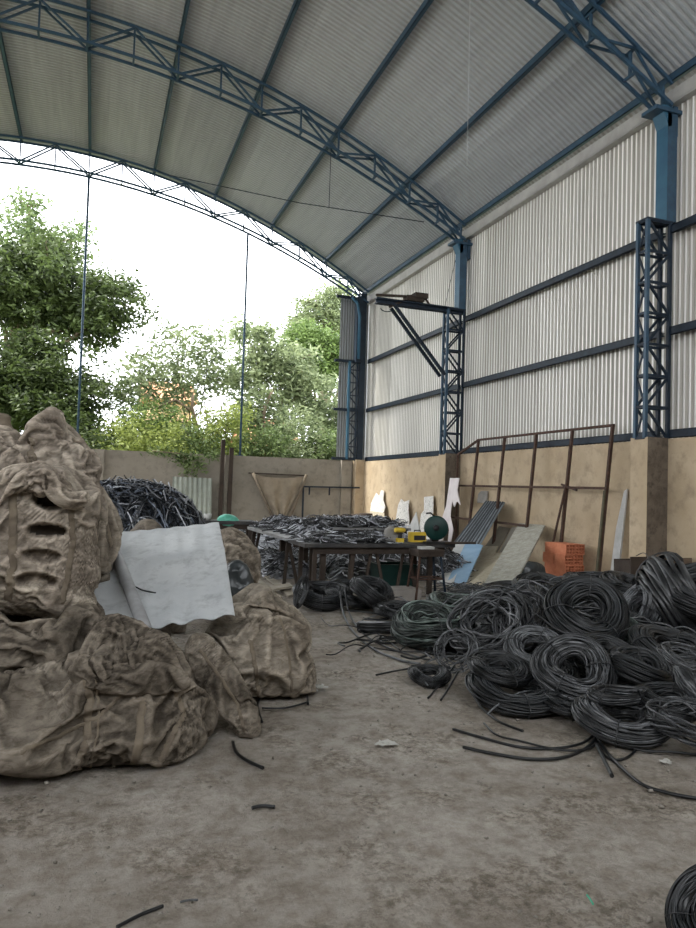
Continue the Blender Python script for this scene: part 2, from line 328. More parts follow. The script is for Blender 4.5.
# ================================================================== STEEL FRAME
def truss(y, label):
    t = thing('roof_truss', label, 'truss', (CX, y, roofz(CX)), 'curved lattice roof trusses')
    def T(x): return Vector((x-CX, 0, roofz(x)-roofz(CX)))
    step = 1.83; nodes = [CX + step*k/2 for k in range(-12, 9)] + [7.6, 8.25]; n = 12
    def D(x): e = abs(x-AX)/9.9; return .65 - .3*e*e
    for s, nm in ((-.15, 0), (.15, 1)):
        for chord in ('top_chord', 'bottom_chord'):
            b = MB(); xs = np.linspace(AX-9.9, 8.3, 41)
            for a, c in zip(xs[:-1], xs[1:]):
                pa = T(a); pb = T(c); off = Vector((0, s, 0))
                if chord[0] == 'b': pa -= Vector((0, 0, D(a))); pb -= Vector((0, 0, D(c)))
                b.bar(pa+off, pb+off, .04, .055)
            b.build(chord, STEEL, t)
    for k in range(len(nodes)-1):
        a = nodes[k]; c = nodes[k+1]; odd = (k+n) % 2
        # bottom node at purlins, top node mid-panel
        lo, hi = (a, c) if odd == 0 else (c, a)
        b = MB()
        for s in (-.1, .1):
            b.bar(T(lo)+Vector((0, s, -D(lo))), T(hi)+Vector((0, s, 0)), .03, .04)
        b.build('diagonal', STEEL, t)
    for x in nodes:
        b = MB(); b.bar(T(x)+Vector((0, 0, 0)), T(x)+Vector((0, 0, -D(x))), .035, .05)
        b.bar(T(x)+Vector((0, -.13, -D(x))), T(x)+Vector((0, .13, -D(x))), .04)
        b.bar(T(x)+Vector((0, -.13, 0)), T(x)+Vector((0, .13, 0)), .04)
        b.build('vertical_strut', STEEL, t)
    return t
truss(21.5, 'blue arched lattice truss at the far open end of the shed')
truss(15.1, 'blue arched lattice truss crossing the middle of the roof')
truss(8.6, 'nearest blue arched lattice truss at the upper right corner')
truss(2.1, 'blue arched lattice truss above and behind the viewer')
PL = {5: 'along the eave of the right wall', 4: 'second in from the right wall', 3: 'third in from the right wall', 2: 'fourth in from the right wall', 1: 'fifth in from the right wall', 0: 'in line with the thin hanging pipe', -1: 'left of the hanging pipe, leftmost in view'}
for k in range(-5, 6):
    x = CX+1.83*k; z = roofz(x)
    if k == 5: x = 8.3; z = roofz(x)
    b = MB(); b.chan((0, -4-8, .0), (0, 21.75-8, .0), .075, .13)
    o = b.build('roof_purlin', STEEL, loc=(x, 8, z+.085))
    tag(o, 'blue steel roof purlin ' + (PL.get(k) or ORD[-k-1] + ' left of the hanging pipe, out of view'), 'purlin', 'blue purlins under the roof sheets')

def column(y, label, full=True, lat_top=6.0, x0=7.9, x1=8.34, zb=2.48, px=0):
    t = thing('lattice_column', label, 'column', (8.1, y, zb), 'blue lattice columns along the right wall')
    y0, y1 = y-.1, y+.1; h = lat_top-zb
    for X in (x0, x1):
        for Yy in (y0, y1):
            b = MB(); b.bar((X-8.1, Yy-y, 0), (X-8.1, Yy-y, h), .055, .05, (0, 1, 0)); b.build('chord', STEELD if X > x0 else STEEL, t)
    n = int(round(h/.52)); dz = h/n
    for k in range(n+1):
        b = MB(); z = k*dz
        for Yy in (y0, y1): b.bar((x0-8.1, Yy-y, z), (x1-8.1, Yy-y, z), .03, .04)
        for X in (x0, x1): b.bar((X-8.1, y0-y, z), (X-8.1, y1-y, z), .03, .04)
        b.build('crosspiece', STEELD, t)
        if k < n:
            b = MB()
            for Yy in (y0, y1):
                p, q = ((x0, x1) if k % 2 else (x1, x0)); b.bar((p-8.1, Yy-y, z), (q-8.1, Yy-y, z+dz), .03, .035)
            for X in (x0,):
                p, q = ((y0, y1) if k % 2 else (y1, y0)); b.bar((X-8.1, p-y, z), (X-8.1, q-y, z+dz), .02, .03)
            b.build('brace', STEELD, t)
    b = MB(); b.box(x0-8.13, x1-8.07, -.13, .13, h, h+.03); b.build('cap_plate', STEELD, t)
    if full:
        b = MB(); b.box(.08+px, .27+px, -.12, .12, h+.03, 7.62-zb, 0)
        b.m = [1 if k == 5 else 0 for k in range(6)]
        b.build('upper_post', [STEEL, BLUE], t)
        b = MB(); b.hexa([Vector(p) for p in ((-.05+px, -.12, 7.72-zb), (.09+px, -.12, 7.4-zb), (.16+px, -.12, 7.42-zb), (.16+px, -.12, 7.76-zb), (-.05+px, .12, 7.72-zb), (.09+px, .12, 7.4-zb), (.16+px, .12, 7.42-zb), (.16+px, .12, 7.76-zb))])
        b.build('haunch_plate', BLUE, t)
        b = MB(); b.box(-.12, .4, -.16, .16, 7.62-zb, 7.68-zb); b.box(.3, .39, -.08, .12, 7.3-zb, 7.78-zb); b.build('bearing_plate', STEEL, t)
    return t
column(8.6, 'nearest blue lattice column on a stained plaster pillar, right of the rusty frame', lat_top=5.87, px=.07)
column(15.1, 'blue lattice column carrying the cantilever arm with diagonal braces')
column(2.1, 'blue lattice column beside the viewer, outside the picture')
# far corner column
t = thing('corner_column', 'dark blue lattice column in the far corner with short stubs poking out', 'column', (8.0, 21.5, 2.53))
for dx, w, m in ((-.28, .07, BLUE), (.0, .05, STEELD), (.16, .2, STEELD)):
    b = MB(); top = 5.75-2.53 if dx < -.1 else 5.5
    b.bar((dx, -.08, 0), (dx, -.08, top), w, .07, (0, 1, 0)); b.build('chord', m, t)
for k in range(8):
    b = MB(); z = k*.42; b.bar((-.28, -.08, z), (.16, -.08, z), .035, .035); p = (-.28, .1) if k % 2 else (.1, -.28)
    b.bar((p[0], -.08, z), (p[1], -.08, z+.42), .03, .035); b.build('brace', STEELD, t)
b = MB(); b.bar((.0, -.08, 3.2), (.0, -.08, 5.35), .2, .22, (0, 1, 0)); b.build('upper_post', STEELD, t)
b = MB(); pts = [(-.28+.2*s*s, -.12, 4.6+.75*s) for s in np.linspace(1, 0, 6)]; b.tube([(-.02, -.2, 3.3), (-.02, -.2, 4.7), (-.1, -.2, 5.1), (-.3, -.2, 5.3)], .05, 8); b.build('downpipe', BLUE, t)
for z in (.02, 1.62, 3.22, 5.32):
    b = MB(); b.bar((-.78, -.05, z), (.1, -.05, z), .07, .09); b.build('stub', STEELD, t)
# girts
bays = [(-4, 2.0), (2.2, 8.48), (8.72, 14.98), (15.22, 21.4)]
bn = ['bay beside the viewer, out of view', 'bay right of the nearest column', 'bay behind the rusty frame', 'far bay behind the cantilever arm']
hn = {2.56: 'lowest blue wall rail', 4.17: 'middle blue wall rail', 5.78: 'topmost blue wall rail'}
for z, hl in hn.items():
    for (a, c), bl in zip(bays, bn):
        b = MB(); L_ = (c-a)/2; b.chan((0, -L_, .0), (0, L_, .0), .09, .06); b.chan((-.07, -L_, .0), (-.07, L_, .0), .04, .13)
        tag(b.build('wall_rail', STEELD, loc=(8.43, (a+c)/2, z)), f'{hl} in the {bl}', 'rail', 'horizontal rails of the corrugated wall')
# cantilever arm
t = thing('cantilever_arm', 'dark steel cantilever arm braced to the middle lattice column with a hoist trolley', 'bracket', (8.05, 15.1, 6.0))
b = MB(); b.bar((-2.0, .0, .05), (.3, .0, .04), .16, .035); b.bar((-2.0, .0, -.06), (.3, 0, -.06), .16, .03); b.bar((-2.0, 0, -.02), (.3, 0, -.02), .02, .14); b.build('beam', STEELD, t)
for s in (-.1, .14):
    b = MB(); b.bar((-1.55, s, -.1), (-.2, s, -1.62), .06, .07); b.build('diagonal_brace', STEELD, t)
b = MB(); b.box(-1.25, -.8, -.12, .12, .08, .2); b.box(-1.05, -.72, -.16, .16, .16, .28); b.bar((-2.0, 0, .13), (-1.1, 0, .2), .05, .05); b.bar((-1.25, .0, .1), (-1.65, .0, -.12), .06, .05); b.bar((-.75, 0, .25), (-.6, 0, .05), .04)
b.build('hoist_trolley', WOODD, t)
b = MB(); b.tube([(-1.75+.14*cos(a), -.05, -.18+.07*sin(a)) for a in np.linspace(pi, 2*pi, 9)], .012, 6); b.build('hook', STEELD, t)
# hanging posts in the opening
for x, lab, zt, px in ((CX, 'thin blue pipe hanging in the opening under the crown of the far truss', roofz(CX)-.6, 0), (4.27, 'thin blue pipe standing in the opening, right one, beside two wooden posts', roofz(4.27)-.58, 0)):
    b = MB(); b.tube([(0, 0, 0), (0, 0, zt-2.45)], .035, 8); b.box(-.08, .08, -.08, .08, -.0, .02); tag(b.build('steel_pipe_post', STEEL, loc=(x, 21.68, 2.5)), lab, 'pipe', 'thin pipes in the open gable')
# wires below the roof
def wire(pts, r, name, label, m=STEELD, cat='wire'):
    b = MB(); c = Vector(pts[0]); b.tube([Vector(p)-c for p in pts], r, 5); return tag(b.build(name, m, loc=c), label, cat)
wire([on(1, 18, 168, 175), on(1, 17, 300, 203), on(1, 15.3, 424, 222)], .012, 'tie_wire', 'thin sagging wire crossing the roof between the two far trusses')
wire([on(1, 12, 355, 0), on(1, 10.5, 500, 42), on(0, 8.1, 622, 76)], .012, 'tie_wire', 'thin dark wire running under the roof towards the nearest truss')
wire([on(1, 14.9, 331, 150), on(1, 14.9, 329, 207)], .008, 'hanging_wire', 'short thin wire dangling from the middle truss')
wire([on(1, 10, 470, 0), on(1, 10, 469, 60), on(1, 10, 467, 166)], .006, 'hanging_wire', 'long pale string dangling from the roof at upper right', CEMENTS)
wire([on(0, 8.2, 460, 240), on(0, 8.2, 444, 310)], .006, 'hanging_wire', 'thin wire hanging beside the upper post of the middle column')

# ================================================================== OUTSIDE: trees, house
def leafmat(name, a, b_, tr=.35):
    a = tuple(.62*x for x in a); b_ = tuple(.72*x for x in b_)
    m = bpy.data.materials.new(name); m.use_nodes = True; nt = m.node_tree; nt.nodes.clear(); L = nt.links.new
    out = nd(nt, 'ShaderNodeOutputMaterial'); geo = nd(nt, 'ShaderNodeNewGeometry'); tc = nd(nt, 'ShaderNodeTexCoord')
    n = nd(nt, 'ShaderNodeTexNoise'); n.inputs['Scale'].default_value = 1.1; n.inputs['Detail'].default_value = 3; L(tc.outputs['Object'], n.inputs['Vector'])
    a2 = nd(nt, 'ShaderNodeMath', operation='MULTIPLY_ADD'); L(geo.outputs['Random Per Island'], a2.inputs[0]); a2.inputs[1].default_value = .55; L(n.outputs[0], a2.inputs[2])
    r = nd(nt, 'ShaderNodeValToRGB'); r.color_ramp.elements[0].position = .35; r.color_ramp.elements[1].position = 1.05; r.color_ramp.elements[0].color = (*a, 1); r.color_ramp.elements[1].color = (*b_, 1); L(a2.outputs[0], r.inputs[0])
    d = nd(nt, 'ShaderNodeBsdfPrincipled'); d.inputs['Roughness'].default_value = .55; d.inputs['Specular IOR Level'].default_value = .35; L(r.outputs[0], d.inputs['Base Color'])
    t = nd(nt, 'ShaderNodeBsdfTranslucent'); L(r.outputs[0], t.inputs[0]); ms = nd(nt, 'ShaderNodeMixShader'); ms.inputs[0].default_value = tr
    L(d.outputs[0], ms.inputs[1]); L(t.outputs[0], ms.inputs[2]); L(ms.outputs[0], out.inputs[0]); return m
LD = leafmat('dark_leaves', (.010, .022, .008), (.14, .20, .055))
LM = leafmat('mid_leaves', (.035, .075, .025), (.28, .38, .14))
LY = leafmat('yellow_leaves', (.12, .19, .03), (.50, .58, .16))
LG = leafmat('grey_leaves', (.07, .12, .05), (.46, .54, .28))
LB = leafmat('bright_leaves', (.07, .14, .03), (.28, .40, .12))
BARK = mat('bark', (.12, .09, .06), (.24, .19, .13), 3, .95, 0, .3, 10)
def leaves(centres, n_per, spread, size, droop=.4, aspect=.38):
    C = np.repeat(np.array(centres), n_per, 0); N = len(C)
    P = C + rng.normal(size=(N, 3))*np.array(spread)
    d = rng.normal(size=(N, 3)); d[:, 2] = d[:, 2]*.5-droop; d /= np.linalg.norm(d, axis=1)[:, None]
    s = rng.normal(size=(N, 3)); s = np.cross(d, s); s /= np.linalg.norm(s, axis=1)[:, None]
    L = (size*rng.uniform(.6, 1.3, N))[:, None]; w = L*aspect
    v = np.stack([P, P+d*L*.45+s*w*.5, P+d*L, P+d*L*.45-s*w*.5], 1).reshape(-1, 3)
    return v, np.arange(4*N).reshape(-1, 4)
def tree(label, base, blobs, lm, n_cl=260, n_per=45, size=.22, tr=.16, shell=.55, group='trees beyond the back wall', name='tree', branch=9, spread=.22, limbs=None, aspect=.38):
    bx, by = base; t = thing(name, label, 'tree' if name == 'tree' else 'bush', (bx, by, 0), group)
    cent = []; tot = sum(b[3]**2 for b in blobs)
    for (x, y, z, r, *fz) in blobs:
        k = max(6, int(n_cl*r*r/tot)); d = rng.normal(size=(k, 3)); d /= np.linalg.norm(d, axis=1)[:, None]
        rad = r*(shell+(1-shell)*rng.random(k)**.6)*(1+.18*rng.normal(size=k)); q = d*rad[:, None]; q[:, 2] *= (fz[0] if fz else .8); cent.append(q+np.array((x-bx, y-by, z)))
    cent = np.concatenate(cent); cent = cent[cent[:, 2] > .2]
    b = MB()
    top = max(blobs, key=lambda q: q[3]); tp = Vector((top[0]-bx, top[1]-by, top[2]))
    def curve(p, q, r1, r2, n=7, wob=.25):
        p = Vector(p); q = Vector(q); pts = [p.lerp(q, s)+Vector((random.uniform(-1, 1), random.uniform(-1, 1), random.uniform(-1, 1)))*wob*(0 if s in (0, 1) else 1) for s in np.linspace(0, 1, n)]
        b.tube(pts, r1, 7, rs=np.linspace(r1, r2, n)); return pts
    main = curve((0, 0, -.05), tp*.75, tr, tr*.55)
    for (x, y, z, r, *_) in blobs:
        e = Vector((x-bx, y-by, z)); curve(main[random.randint(3, 6)], e, tr*.5, tr*.2)
    for i in rng.choice(len(cent), min(len(cent), branch*3), replace=False):
        c = Vector(cent[i]); j = min(blobs, key=lambda q: (Vector((q[0]-bx, q[1]-by, q[2]))-c).length); curve(Vector((j[0]-bx, j[1]-by, j[2])), c, tr*.18, .012, 5, .1)
    if limbs:
        for pts in limbs: b.tube([Vector(p)-Vector((bx, by, 0)) for p, _ in pts], .05, 7, rs=[r for _, r in pts])
    b.build('trunk', BARK, t)
    v, f = leaves(cent, int(n_per*1.5),  (spread, spread, spread*.8), size*.78, aspect=aspect)
    npmesh('foliage', v, f, lm, t, smooth=False)
    return t
def W(px, py, Y): p = on(1, Y, px, py); return p.x, p.y, p.z
def blob(px, py, Y, rpx, fz=.8):
    x, y, z = W(px, py, Y); return (x, y, z, rpx/F*Y*1.02, fz)
tree('tall dark green tree at far left with a dense rounded crown', (W(15, 400, 31)[0], 31), [blob(20, 290, 31, 52), blob(-40, 280, 31, 50), blob(68, 310, 31, 34), blob(112, 300, 30, 33), blob(95, 325, 30, 24), blob(45, 265, 31, 30)], LD, 480, 48, .32, .3, .35)
tree('airy light green tree crown rising above the dark tree at far left', (W(25, 400, 34)[0]-1, 34), [blob(25, 235, 34, 28, .9), blob(-10, 255, 34, 28), blob(72, 240, 34, 22, .8), blob(30, 207, 34, 15, .8), blob(50, 260, 34, 22)], LM, 110, 34, .32, .25, .3, spread=.28)
tree('dark green bushy tree filling the lower left above the bags', (W(20, 420, 28)[0], 28), [blob(15, 395, 28, 46), blob(60, 400, 27, 40, .9), blob(-30, 380, 28, 40), blob(75, 440, 26, 26), blob(35, 355, 28, 28)], LD, 520, 50, .27, .2, .4)
tree('mid green tree with sparse drooping leaves left of the thin right pipe', (W(196, 450, 27)[0], 27), [blob(170, 350, 27, 26, .9), blob(205, 345, 27, 22), blob(140, 375, 27, 28, .9), blob(185, 390, 27, 30, .8), blob(120, 400, 27, 22), blob(218, 375, 27, 24)], LG, 150, 24, .30, .08, .25, spread=.24,
     limbs=[[(W(208, 452, 26), .10), (W(197, 430, 26), .09), (W(192, 408, 26), .07), (W(193, 395, 26), .05)], [(W(192, 412, 26), .06), (W(176, 400, 26), .045), (W(150, 410, 26), .03)]])
tree('leafy grey green tree right of the thin right pipe', (W(262, 450, 28)[0], 28), [blob(262, 345, 28, 24, .9), blob(285, 370, 28, 34), blob(248, 375, 28, 26), blob(310, 395, 28, 34), blob(262, 415, 27, 34), blob(335, 420, 27, 30), blob(240, 330, 29, 14)], LG, 300, 30, .32, .1, .28, spread=.24,
     limbs=[[(W(258, 452, 26.5), .10), (W(262, 428, 26.5), .08), (W(265, 405, 26.5), .07), (W(273, 390, 26.5), .04)]])
tree('tall distant tree rising beside the far corner column', (W(320, 400, 38)[0], 38), [blob(322, 310, 38, 24, .9), blob(338, 295, 38, 14), blob(300, 326, 38, 16), blob(345, 325, 38, 22)], LG, 170, 40, .30, .25, .35, spread=.28)
tree('bright green rounded tree below the tall distant tree', (W(320, 400, 32)[0], 32), [blob(300, 345, 32, 22, .9), blob(330, 350, 32, 26), blob(315, 370, 32, 26), blob(350, 355, 32, 22)], LB, 260, 50, .26, .2, .35)
for i, (px, py, Y, r, lm, lab) in enumerate([(125, 435, 24.5, 24, LY, 'yellow green bush behind the wall above the cable mound'), (165, 440, 24.3, 22, LY, 'yellow green bush behind the wall above the leaning panel'), (200, 437, 24.6, 20, LM, 'green bush behind the wall left of the wooden posts'), (225, 425, 25, 24, LY, 'yellow green bush behind the wall around the wooden posts'), (262, 440, 24.5, 20, LM, 'green bush behind the wall above the hung cloth'), (300, 432, 25, 24, LG, 'grey green bush behind the wall above the metal rod'), (335, 440, 24.5, 20, LM, 'green bush behind the wall beside the corner column'), (150, 415, 26, 20, LB, 'bright bush under the sparse drooping tree'), (95, 440, 24.5, 18, LD, 'dark bush behind the wall beside the bags')]):
    x, y, z = W(px, py, Y); tree(lab, (x, Y), [(x, Y, z-.3, r/F*Y*1.3, .9), (x+.5, Y, z-1.2, r/F*Y*1.3, .9), (x-.6, Y+.3, z-1.0, r/F*Y*1.2, .9)], lm, 110, 45, .2, .06, .4, 'bushes just beyond the back wall', 'bush', 4, .2)
# distant tree belt closes the background below the skyline
for i, (px, lab) in enumerate([(-60, 'far hedge row tree left of the picture edge'), (40, 'far hedge row tree seen through the dark left tree'), (115, 'far hedge row tree between the dark tree and the house'), (185, 'far hedge row tree seen behind the house'), (255, 'far hedge row tree behind the thin right pipe'), (330, 'far hedge row tree behind the corner column')]):
    x, y, z = W(px, 430, 52); tree(lab, (x, 54), [(x-2.5, 54, 2.5, 2.8), (x+2.5, 55, 2.4, 3.0), (x, 54, 3.6, 2.0)], LM, 90, 40, .5, .25, .4, 'hedge row trees far beyond the wall', spread=.5)
# house
RUBG = mat('dark_window_glass', (.05, .06, .07), (.08, .09, .1), 2, .15, 0, 0, spec=.6)
HO = mat('orange_render', (.62, .42, .22), (.7, .5, .3), 1, .9, 0, .1)
TILE = mat('clay_roof_tiles', (.42, .2, .1), (.55, .3, .18), 3, .9, 0, .3)
def house(px0, px1, pyt, pyb, Y, label, roof=1.6):
    a = on(1, Y, px0, pyt); c = on(1, Y, px1, pyt); w = c.x-a.x; t = thing('house', label, 'house', ((a.x+c.x)/2, Y+3, 0), 'houses beyond the trees')
    b = MB(); b.box(-w/2, w/2, -3, 3, 0, a.z); b.build('wall', HO, t)
    b = MB(); h = a.z; b.add([(-w/2-.4, -3.5, h), (w/2+.4, -3.5, h), (w/2+.4, 3.5, h), (-w/2-.4, 3.5, h), (-w/2-.4, 0, h+roof), (w/2+.4, 0, h+roof)], [(0, 1, 5, 4), (2, 3, 4, 5), (0, 4, 3), (1, 2, 5), (0, 3, 2, 1)]); b.build('roof', TILE, t)
    for s in (-.28, .28):
        b = MB(); b.box(w*s-.6, w*s+.6, -3.06, -2.98, h-2.6, h-1.2); wn_ = b.build('window', WOODD, t); b = MB(); b.box(w*s-.5, w*s+.5, -3.07, -3.055, h-2.5, h-1.3); b.build('pane', RUBG, wn_)
house(150, 192, 400, 480, 44, 'orange rendered house glimpsed through the sparse drooping tree')
house(255, 292, 440, 480, 40, 'low orange house glimpsed above the hung cloth')
# creeper hanging over the wall
cr = [(W(180+dx, 452+dy, 21.55)) for dx, dy in ((-28, -1), (-18, 0), (-8, 1), (2, 2), (6, 8), (3, 4), (8, 14), (9, 20), (4, 10), (14, 4), (18, 10), (20, 16), (-4, 5), (26, 2), (36, 3))]
v, f = leaves([(a-3.2, b-21.4, c) for a, b, c in cr], 45, (.12, .05, .07), .13); v[:, 1] = np.minimum(v[:, 1], .08)
vt = thing('creeper', 'green creeper spilling over the top of the back wall', 'vine', (3.2, 21.4, 0)); npmesh('foliage', v, f, LM, vt, smooth=False)
b = MB(); b.tube([(p[0]-3.2, .02, p[2]) for p in cr[:5]], .012, 5); b.build('stem', BARK, vt)

# ================================================================== SOFT GOODS: bags, sheet
def projnp(P):
    d = P - np.array((0, 0, EYE)); c = d@np.array(fw); return 348+F*(d@np.array(rt))/c, 464-F*(d@np.array(up))/c
def smooth_closed(pts, n, keep=.5):
    P = np.array(pts, float); m = len(P); out = []
    for i in range(m):
        p0, p1, p2, p3 = P[i-1], P[i], P[(i+1) % m], P[(i+2) % m]
        for s in np.linspace(0, 1, 12, endpoint=False):
            out.append(.5*((2*p1)+(-p0+p2)*s+(2*p0-5*p1+4*p2-p3)*s*s+(-p0+3*p1-3*p2+p3)*s**3))
    Q = np.array(out); L = np.concatenate([[0], np.cumsum(np.linalg.norm(np.roll(Q, -1, 0)-Q, axis=1))]); Q = np.vstack([Q, Q[:1]])
    t = np.linspace(0, L[-1], n, endpoint=False); return np.stack([np.interp(t, L, Q[:, k]) for k in range(2)], 1)
def gnormals(G):
    du = np.roll(G, -1, 0)-np.roll(G, 1, 0); dv = np.gradient(G, axis=1); n = np.cross(du, dv); return n/(np.linalg.norm(n, axis=2)[:, :, None]+1e-9)
def lump(name, outline, Y, depth, m, seed, parent=None, amp=.035, fine=.012, an=(1, 1, 1.7), box=.6, holes=(), n=220, rows=110, lean=0, origin=None, freq=2.3, cloth=None):
    """soft bulky body whose outline is measured on the plane Y; bulges +-depth"""
    C2 = smooth_closed(outline, n)
    E = np.array([on(1, Y, *p) for p in C2]); E[:, 2] = np.maximum(E[:, 2], .0)
    c = E.mean(0); t = np.linspace(0.001, 1.999, rows); s = np.sin(pi*t/2)**.75; d = np.sign(np.cos(pi*t/2))*np.abs(np.cos(pi*t/2))**box*depth
    G = c + (E-c)[:, None, :]*s[None, :, None]; G[:, :, 1] -= d[None, :]
    G[:, :, 1] += lean*(G[:, :, 2]-c[2])
    N = gnormals(G); 
    if (N[:, 5, 1].mean() > 0): N = -N
    q = G.reshape(-1, 3)*np.array(an); sd = seed*13.7; k = freq/2.3
    w = np.stack([pn(q*1.3*k+31+sd), pn(q*1.3*k+57+sd), pn(q*1.3*k+91+sd)], 1)*.28/k
    def rot(v, an_, st):
        x = v[:, 0]*cos(an_)+v[:, 2]*sin(an_); z = -v[:, 0]*sin(an_)+v[:, 2]*cos(an_); return np.stack([x*st, v[:, 1]*.7, z], 1)
    ma = np.clip(pn(q*1.6*k+5+sd)*1.6+.5, 0, 1); a1 = .5+seed*.37; a2 = a1+1.2
    r1 = np.clip(ridge((q+w)*2.2*k+sd), -.8, 1)
    f1_ = np.clip(ridge(rot(q+w, a1, .35)*6.0*k+sd), -.9, 1); f2_ = np.clip(ridge(rot(q+w*.8, a2, .4)*7.5*k+sd+9), -.9, 1)
    g1_ = ridge(rot(q+w*.6, a1+.5, .5)*15*k+sd); g2_ = ridge(rot(q+w*.6, a2-.4, .5)*24*k+sd)
    D = amp*(r1*.75+fbm(q*1.2*k+sd, 2)*.9) + fine*1.7*(f1_*ma+f2_*(1-ma)) + fine*.55*g1_*np.clip(ma*1.5, .3, 1) + fine*.28*g2_
    D = D.reshape(G.shape[:2]); edge = np.clip(np.abs(np.cos(pi*t/2))*3+.35, 0, 1); D = D*edge[None, :]
    G = G + N*D[:, :, None]
    mi = None; mats = [m]
    if holes: mats.append(HOLE)
    if holes and cloth is None:
        px, py = projnp(G.reshape(-1, 3)); px = px.reshape(G.shape[:2]); py = py.reshape(G.shape[:2]); front = (t < 1)[None, :]; hm = np.zeros(G.shape[:2])
        for (hx, hy, rx, ry, dep) in holes:
            e = ((px-hx)/rx)**2+((py-hy-(px-hx)*.05)/ry)**2; k = np.clip((1.15-e)/.5, 0, 1)*front; rim = np.exp(-((e-1.5)/.45)**2)*front*np.clip(.6-(py-hy)/ry*.5, .2, 1)
            G += N*(-dep*k+.022*rim)[:, :, None]; hm = np.maximum(hm, (e < .82)*front)
    G[:, :, 2] = np.maximum(G[:, :, 2], .003)
    V = G.reshape(-1, 3); f = gridf(n, rows, True); base = np.array((c[0], Y, max(0, E[:, 2].min()))) if origin is None else np.array(origin)
    k = len(V); V = np.vstack([V, G[:, 0].mean(0), G[:, -1].mean(0)])
    o = npmesh(name, V-base, f, mats, parent, True, None if parent else Vector(base))
    if holes and cloth is None:
        hv = hm.reshape(-1); fm = (hv[f].mean(1) > .6).astype(np.int32); 
        if len(fm) == len(o.data.polygons): o.data.polygons.foreach_set('material_index', fm)
    g = G.reshape(-1, 3); nn = N.reshape(-1, 3)
    if cloth is not None:
        out, g, nn, lc = cloth_wrap(o, seed=seed, **cloth)
        if holes:
            px, py = projnp(g); cd = (np.array((0, 0, EYE))-g); fr_ = (nn*cd).sum(1) > 0; hm = np.zeros(len(g)); sh_ = np.zeros_like(g)
            for (hx, hy, rx, ry, dep) in holes:
                e = ((px-hx)/rx)**2+((py-hy-(px-hx)*.05)/ry)**2; k = np.clip((1.15-e)/.45, 0, 1)*(g[:, 1] < Y); rim = np.exp(-((e-1.5)/.4)**2)*(g[:, 1] < Y)*np.clip(.5-(py-hy)/ry*.6, .1, 1)
                sh_[:, 1] += dep*k-.014*rim; hm = np.maximum(hm, (e < .85)*(g[:, 1] < Y)*(dep > .08))
            g = g+sh_; out.vertices.foreach_set('co', (g-lc).astype(np.float32).ravel()); out.update()
        out.materials.clear()
        for q_ in mats: out.materials.append(q_)
        npol = len(out.polygons); out.polygons.foreach_set('use_smooth', [True]*npol); mi = np.zeros(npol, np.int32)
        if holes: mi = np.array([1 if hm[list(p_.vertices)].mean() > .6 else 0 for p_ in out.polygons], np.int32)
        out.polygons.foreach_set('material_index', mi); old = o.data; o.data = out; bpy.data.meshes.remove(old); out.update()
    return o, g, nn, Y, Vector(base)

def cloth_wrap(o, vox=.02, frames=20, grow=-.18, bend=.6, seed=0, pin=.6, grav=.25, wmax=.35, wmin=.02, fr=3.0):
    """let a slack woven shell buckle over the body shape: real cloth folds instead of a smooth lump"""
    def evalmesh(ob): return bpy.data.meshes.new_from_object(ob.evaluated_get(bpy.context.evaluated_depsgraph_get()))
    sh = o.copy(); sh.data = o.data.copy(); COL.objects.link(sh); sh.parent = None; loc = np.array(o.location) if o.parent is None else np.array(o.parent.location)
    m = sh.modifiers.new('r', 'REMESH'); m.mode = 'VOXEL'; m.voxel_size = vox; m2 = sh.modifiers.new('s', 'SMOOTH'); m2.iterations = 2
    me = evalmesh(sh); sh.modifiers.clear(); sh.data = me
    co = np.empty(len(me.vertices)*3, np.float32); me.vertices.foreach_get('co', co); co = co.reshape(-1, 3)
    w = np.clip(wmin+(wmax-wmin)*(pn(co*fr+seed*3.3+7)*1.6+.35), wmin, wmax); w = np.where((co+loc)[:, 2] < .03, 1, w)
    vg = sh.vertex_groups.new(name='p')
    for i, x in enumerate(w): vg.add([i], float(x), 'REPLACE')
    cm = sh.modifiers.new('cl', 'CLOTH'); s = cm.settings; s.quality = 4; s.mass = .25; s.tension_stiffness = 15; s.compression_stiffness = 15; s.shear_stiffness = 5; s.bending_stiffness = bend; s.air_damping = 3; s.shrink_min = grow; s.shrink_max = grow
    s.tension_damping = 8; s.compression_damping = 8; s.shear_damping = 8; s.vertex_group_mass = 'p'; s.pin_stiffness = pin; s.effector_weights.gravity = grav
    cm.collision_settings.use_collision = False; cm.collision_settings.use_self_collision = False; cm.point_cache.frame_start = 1; cm.point_cache.frame_end = frames
    for f in range(1, frames+1): SC.frame_set(f)
    out = evalmesh(sh); SC.frame_set(1); bpy.data.objects.remove(sh); n = len(out.vertices)
    v = np.empty(n*3, np.float32); out.vertices.foreach_get('co', v); v = v.reshape(-1, 3); v[:, 2] = np.maximum(v[:, 2]+loc[2], .003)-loc[2]; out.vertices.foreach_set('co', v.ravel()); out.update()
    no = np.empty(n*3, np.float32); out.vertex_normals.foreach_get('vector', no); return out, v+loc, no.reshape(-1, 3), loc
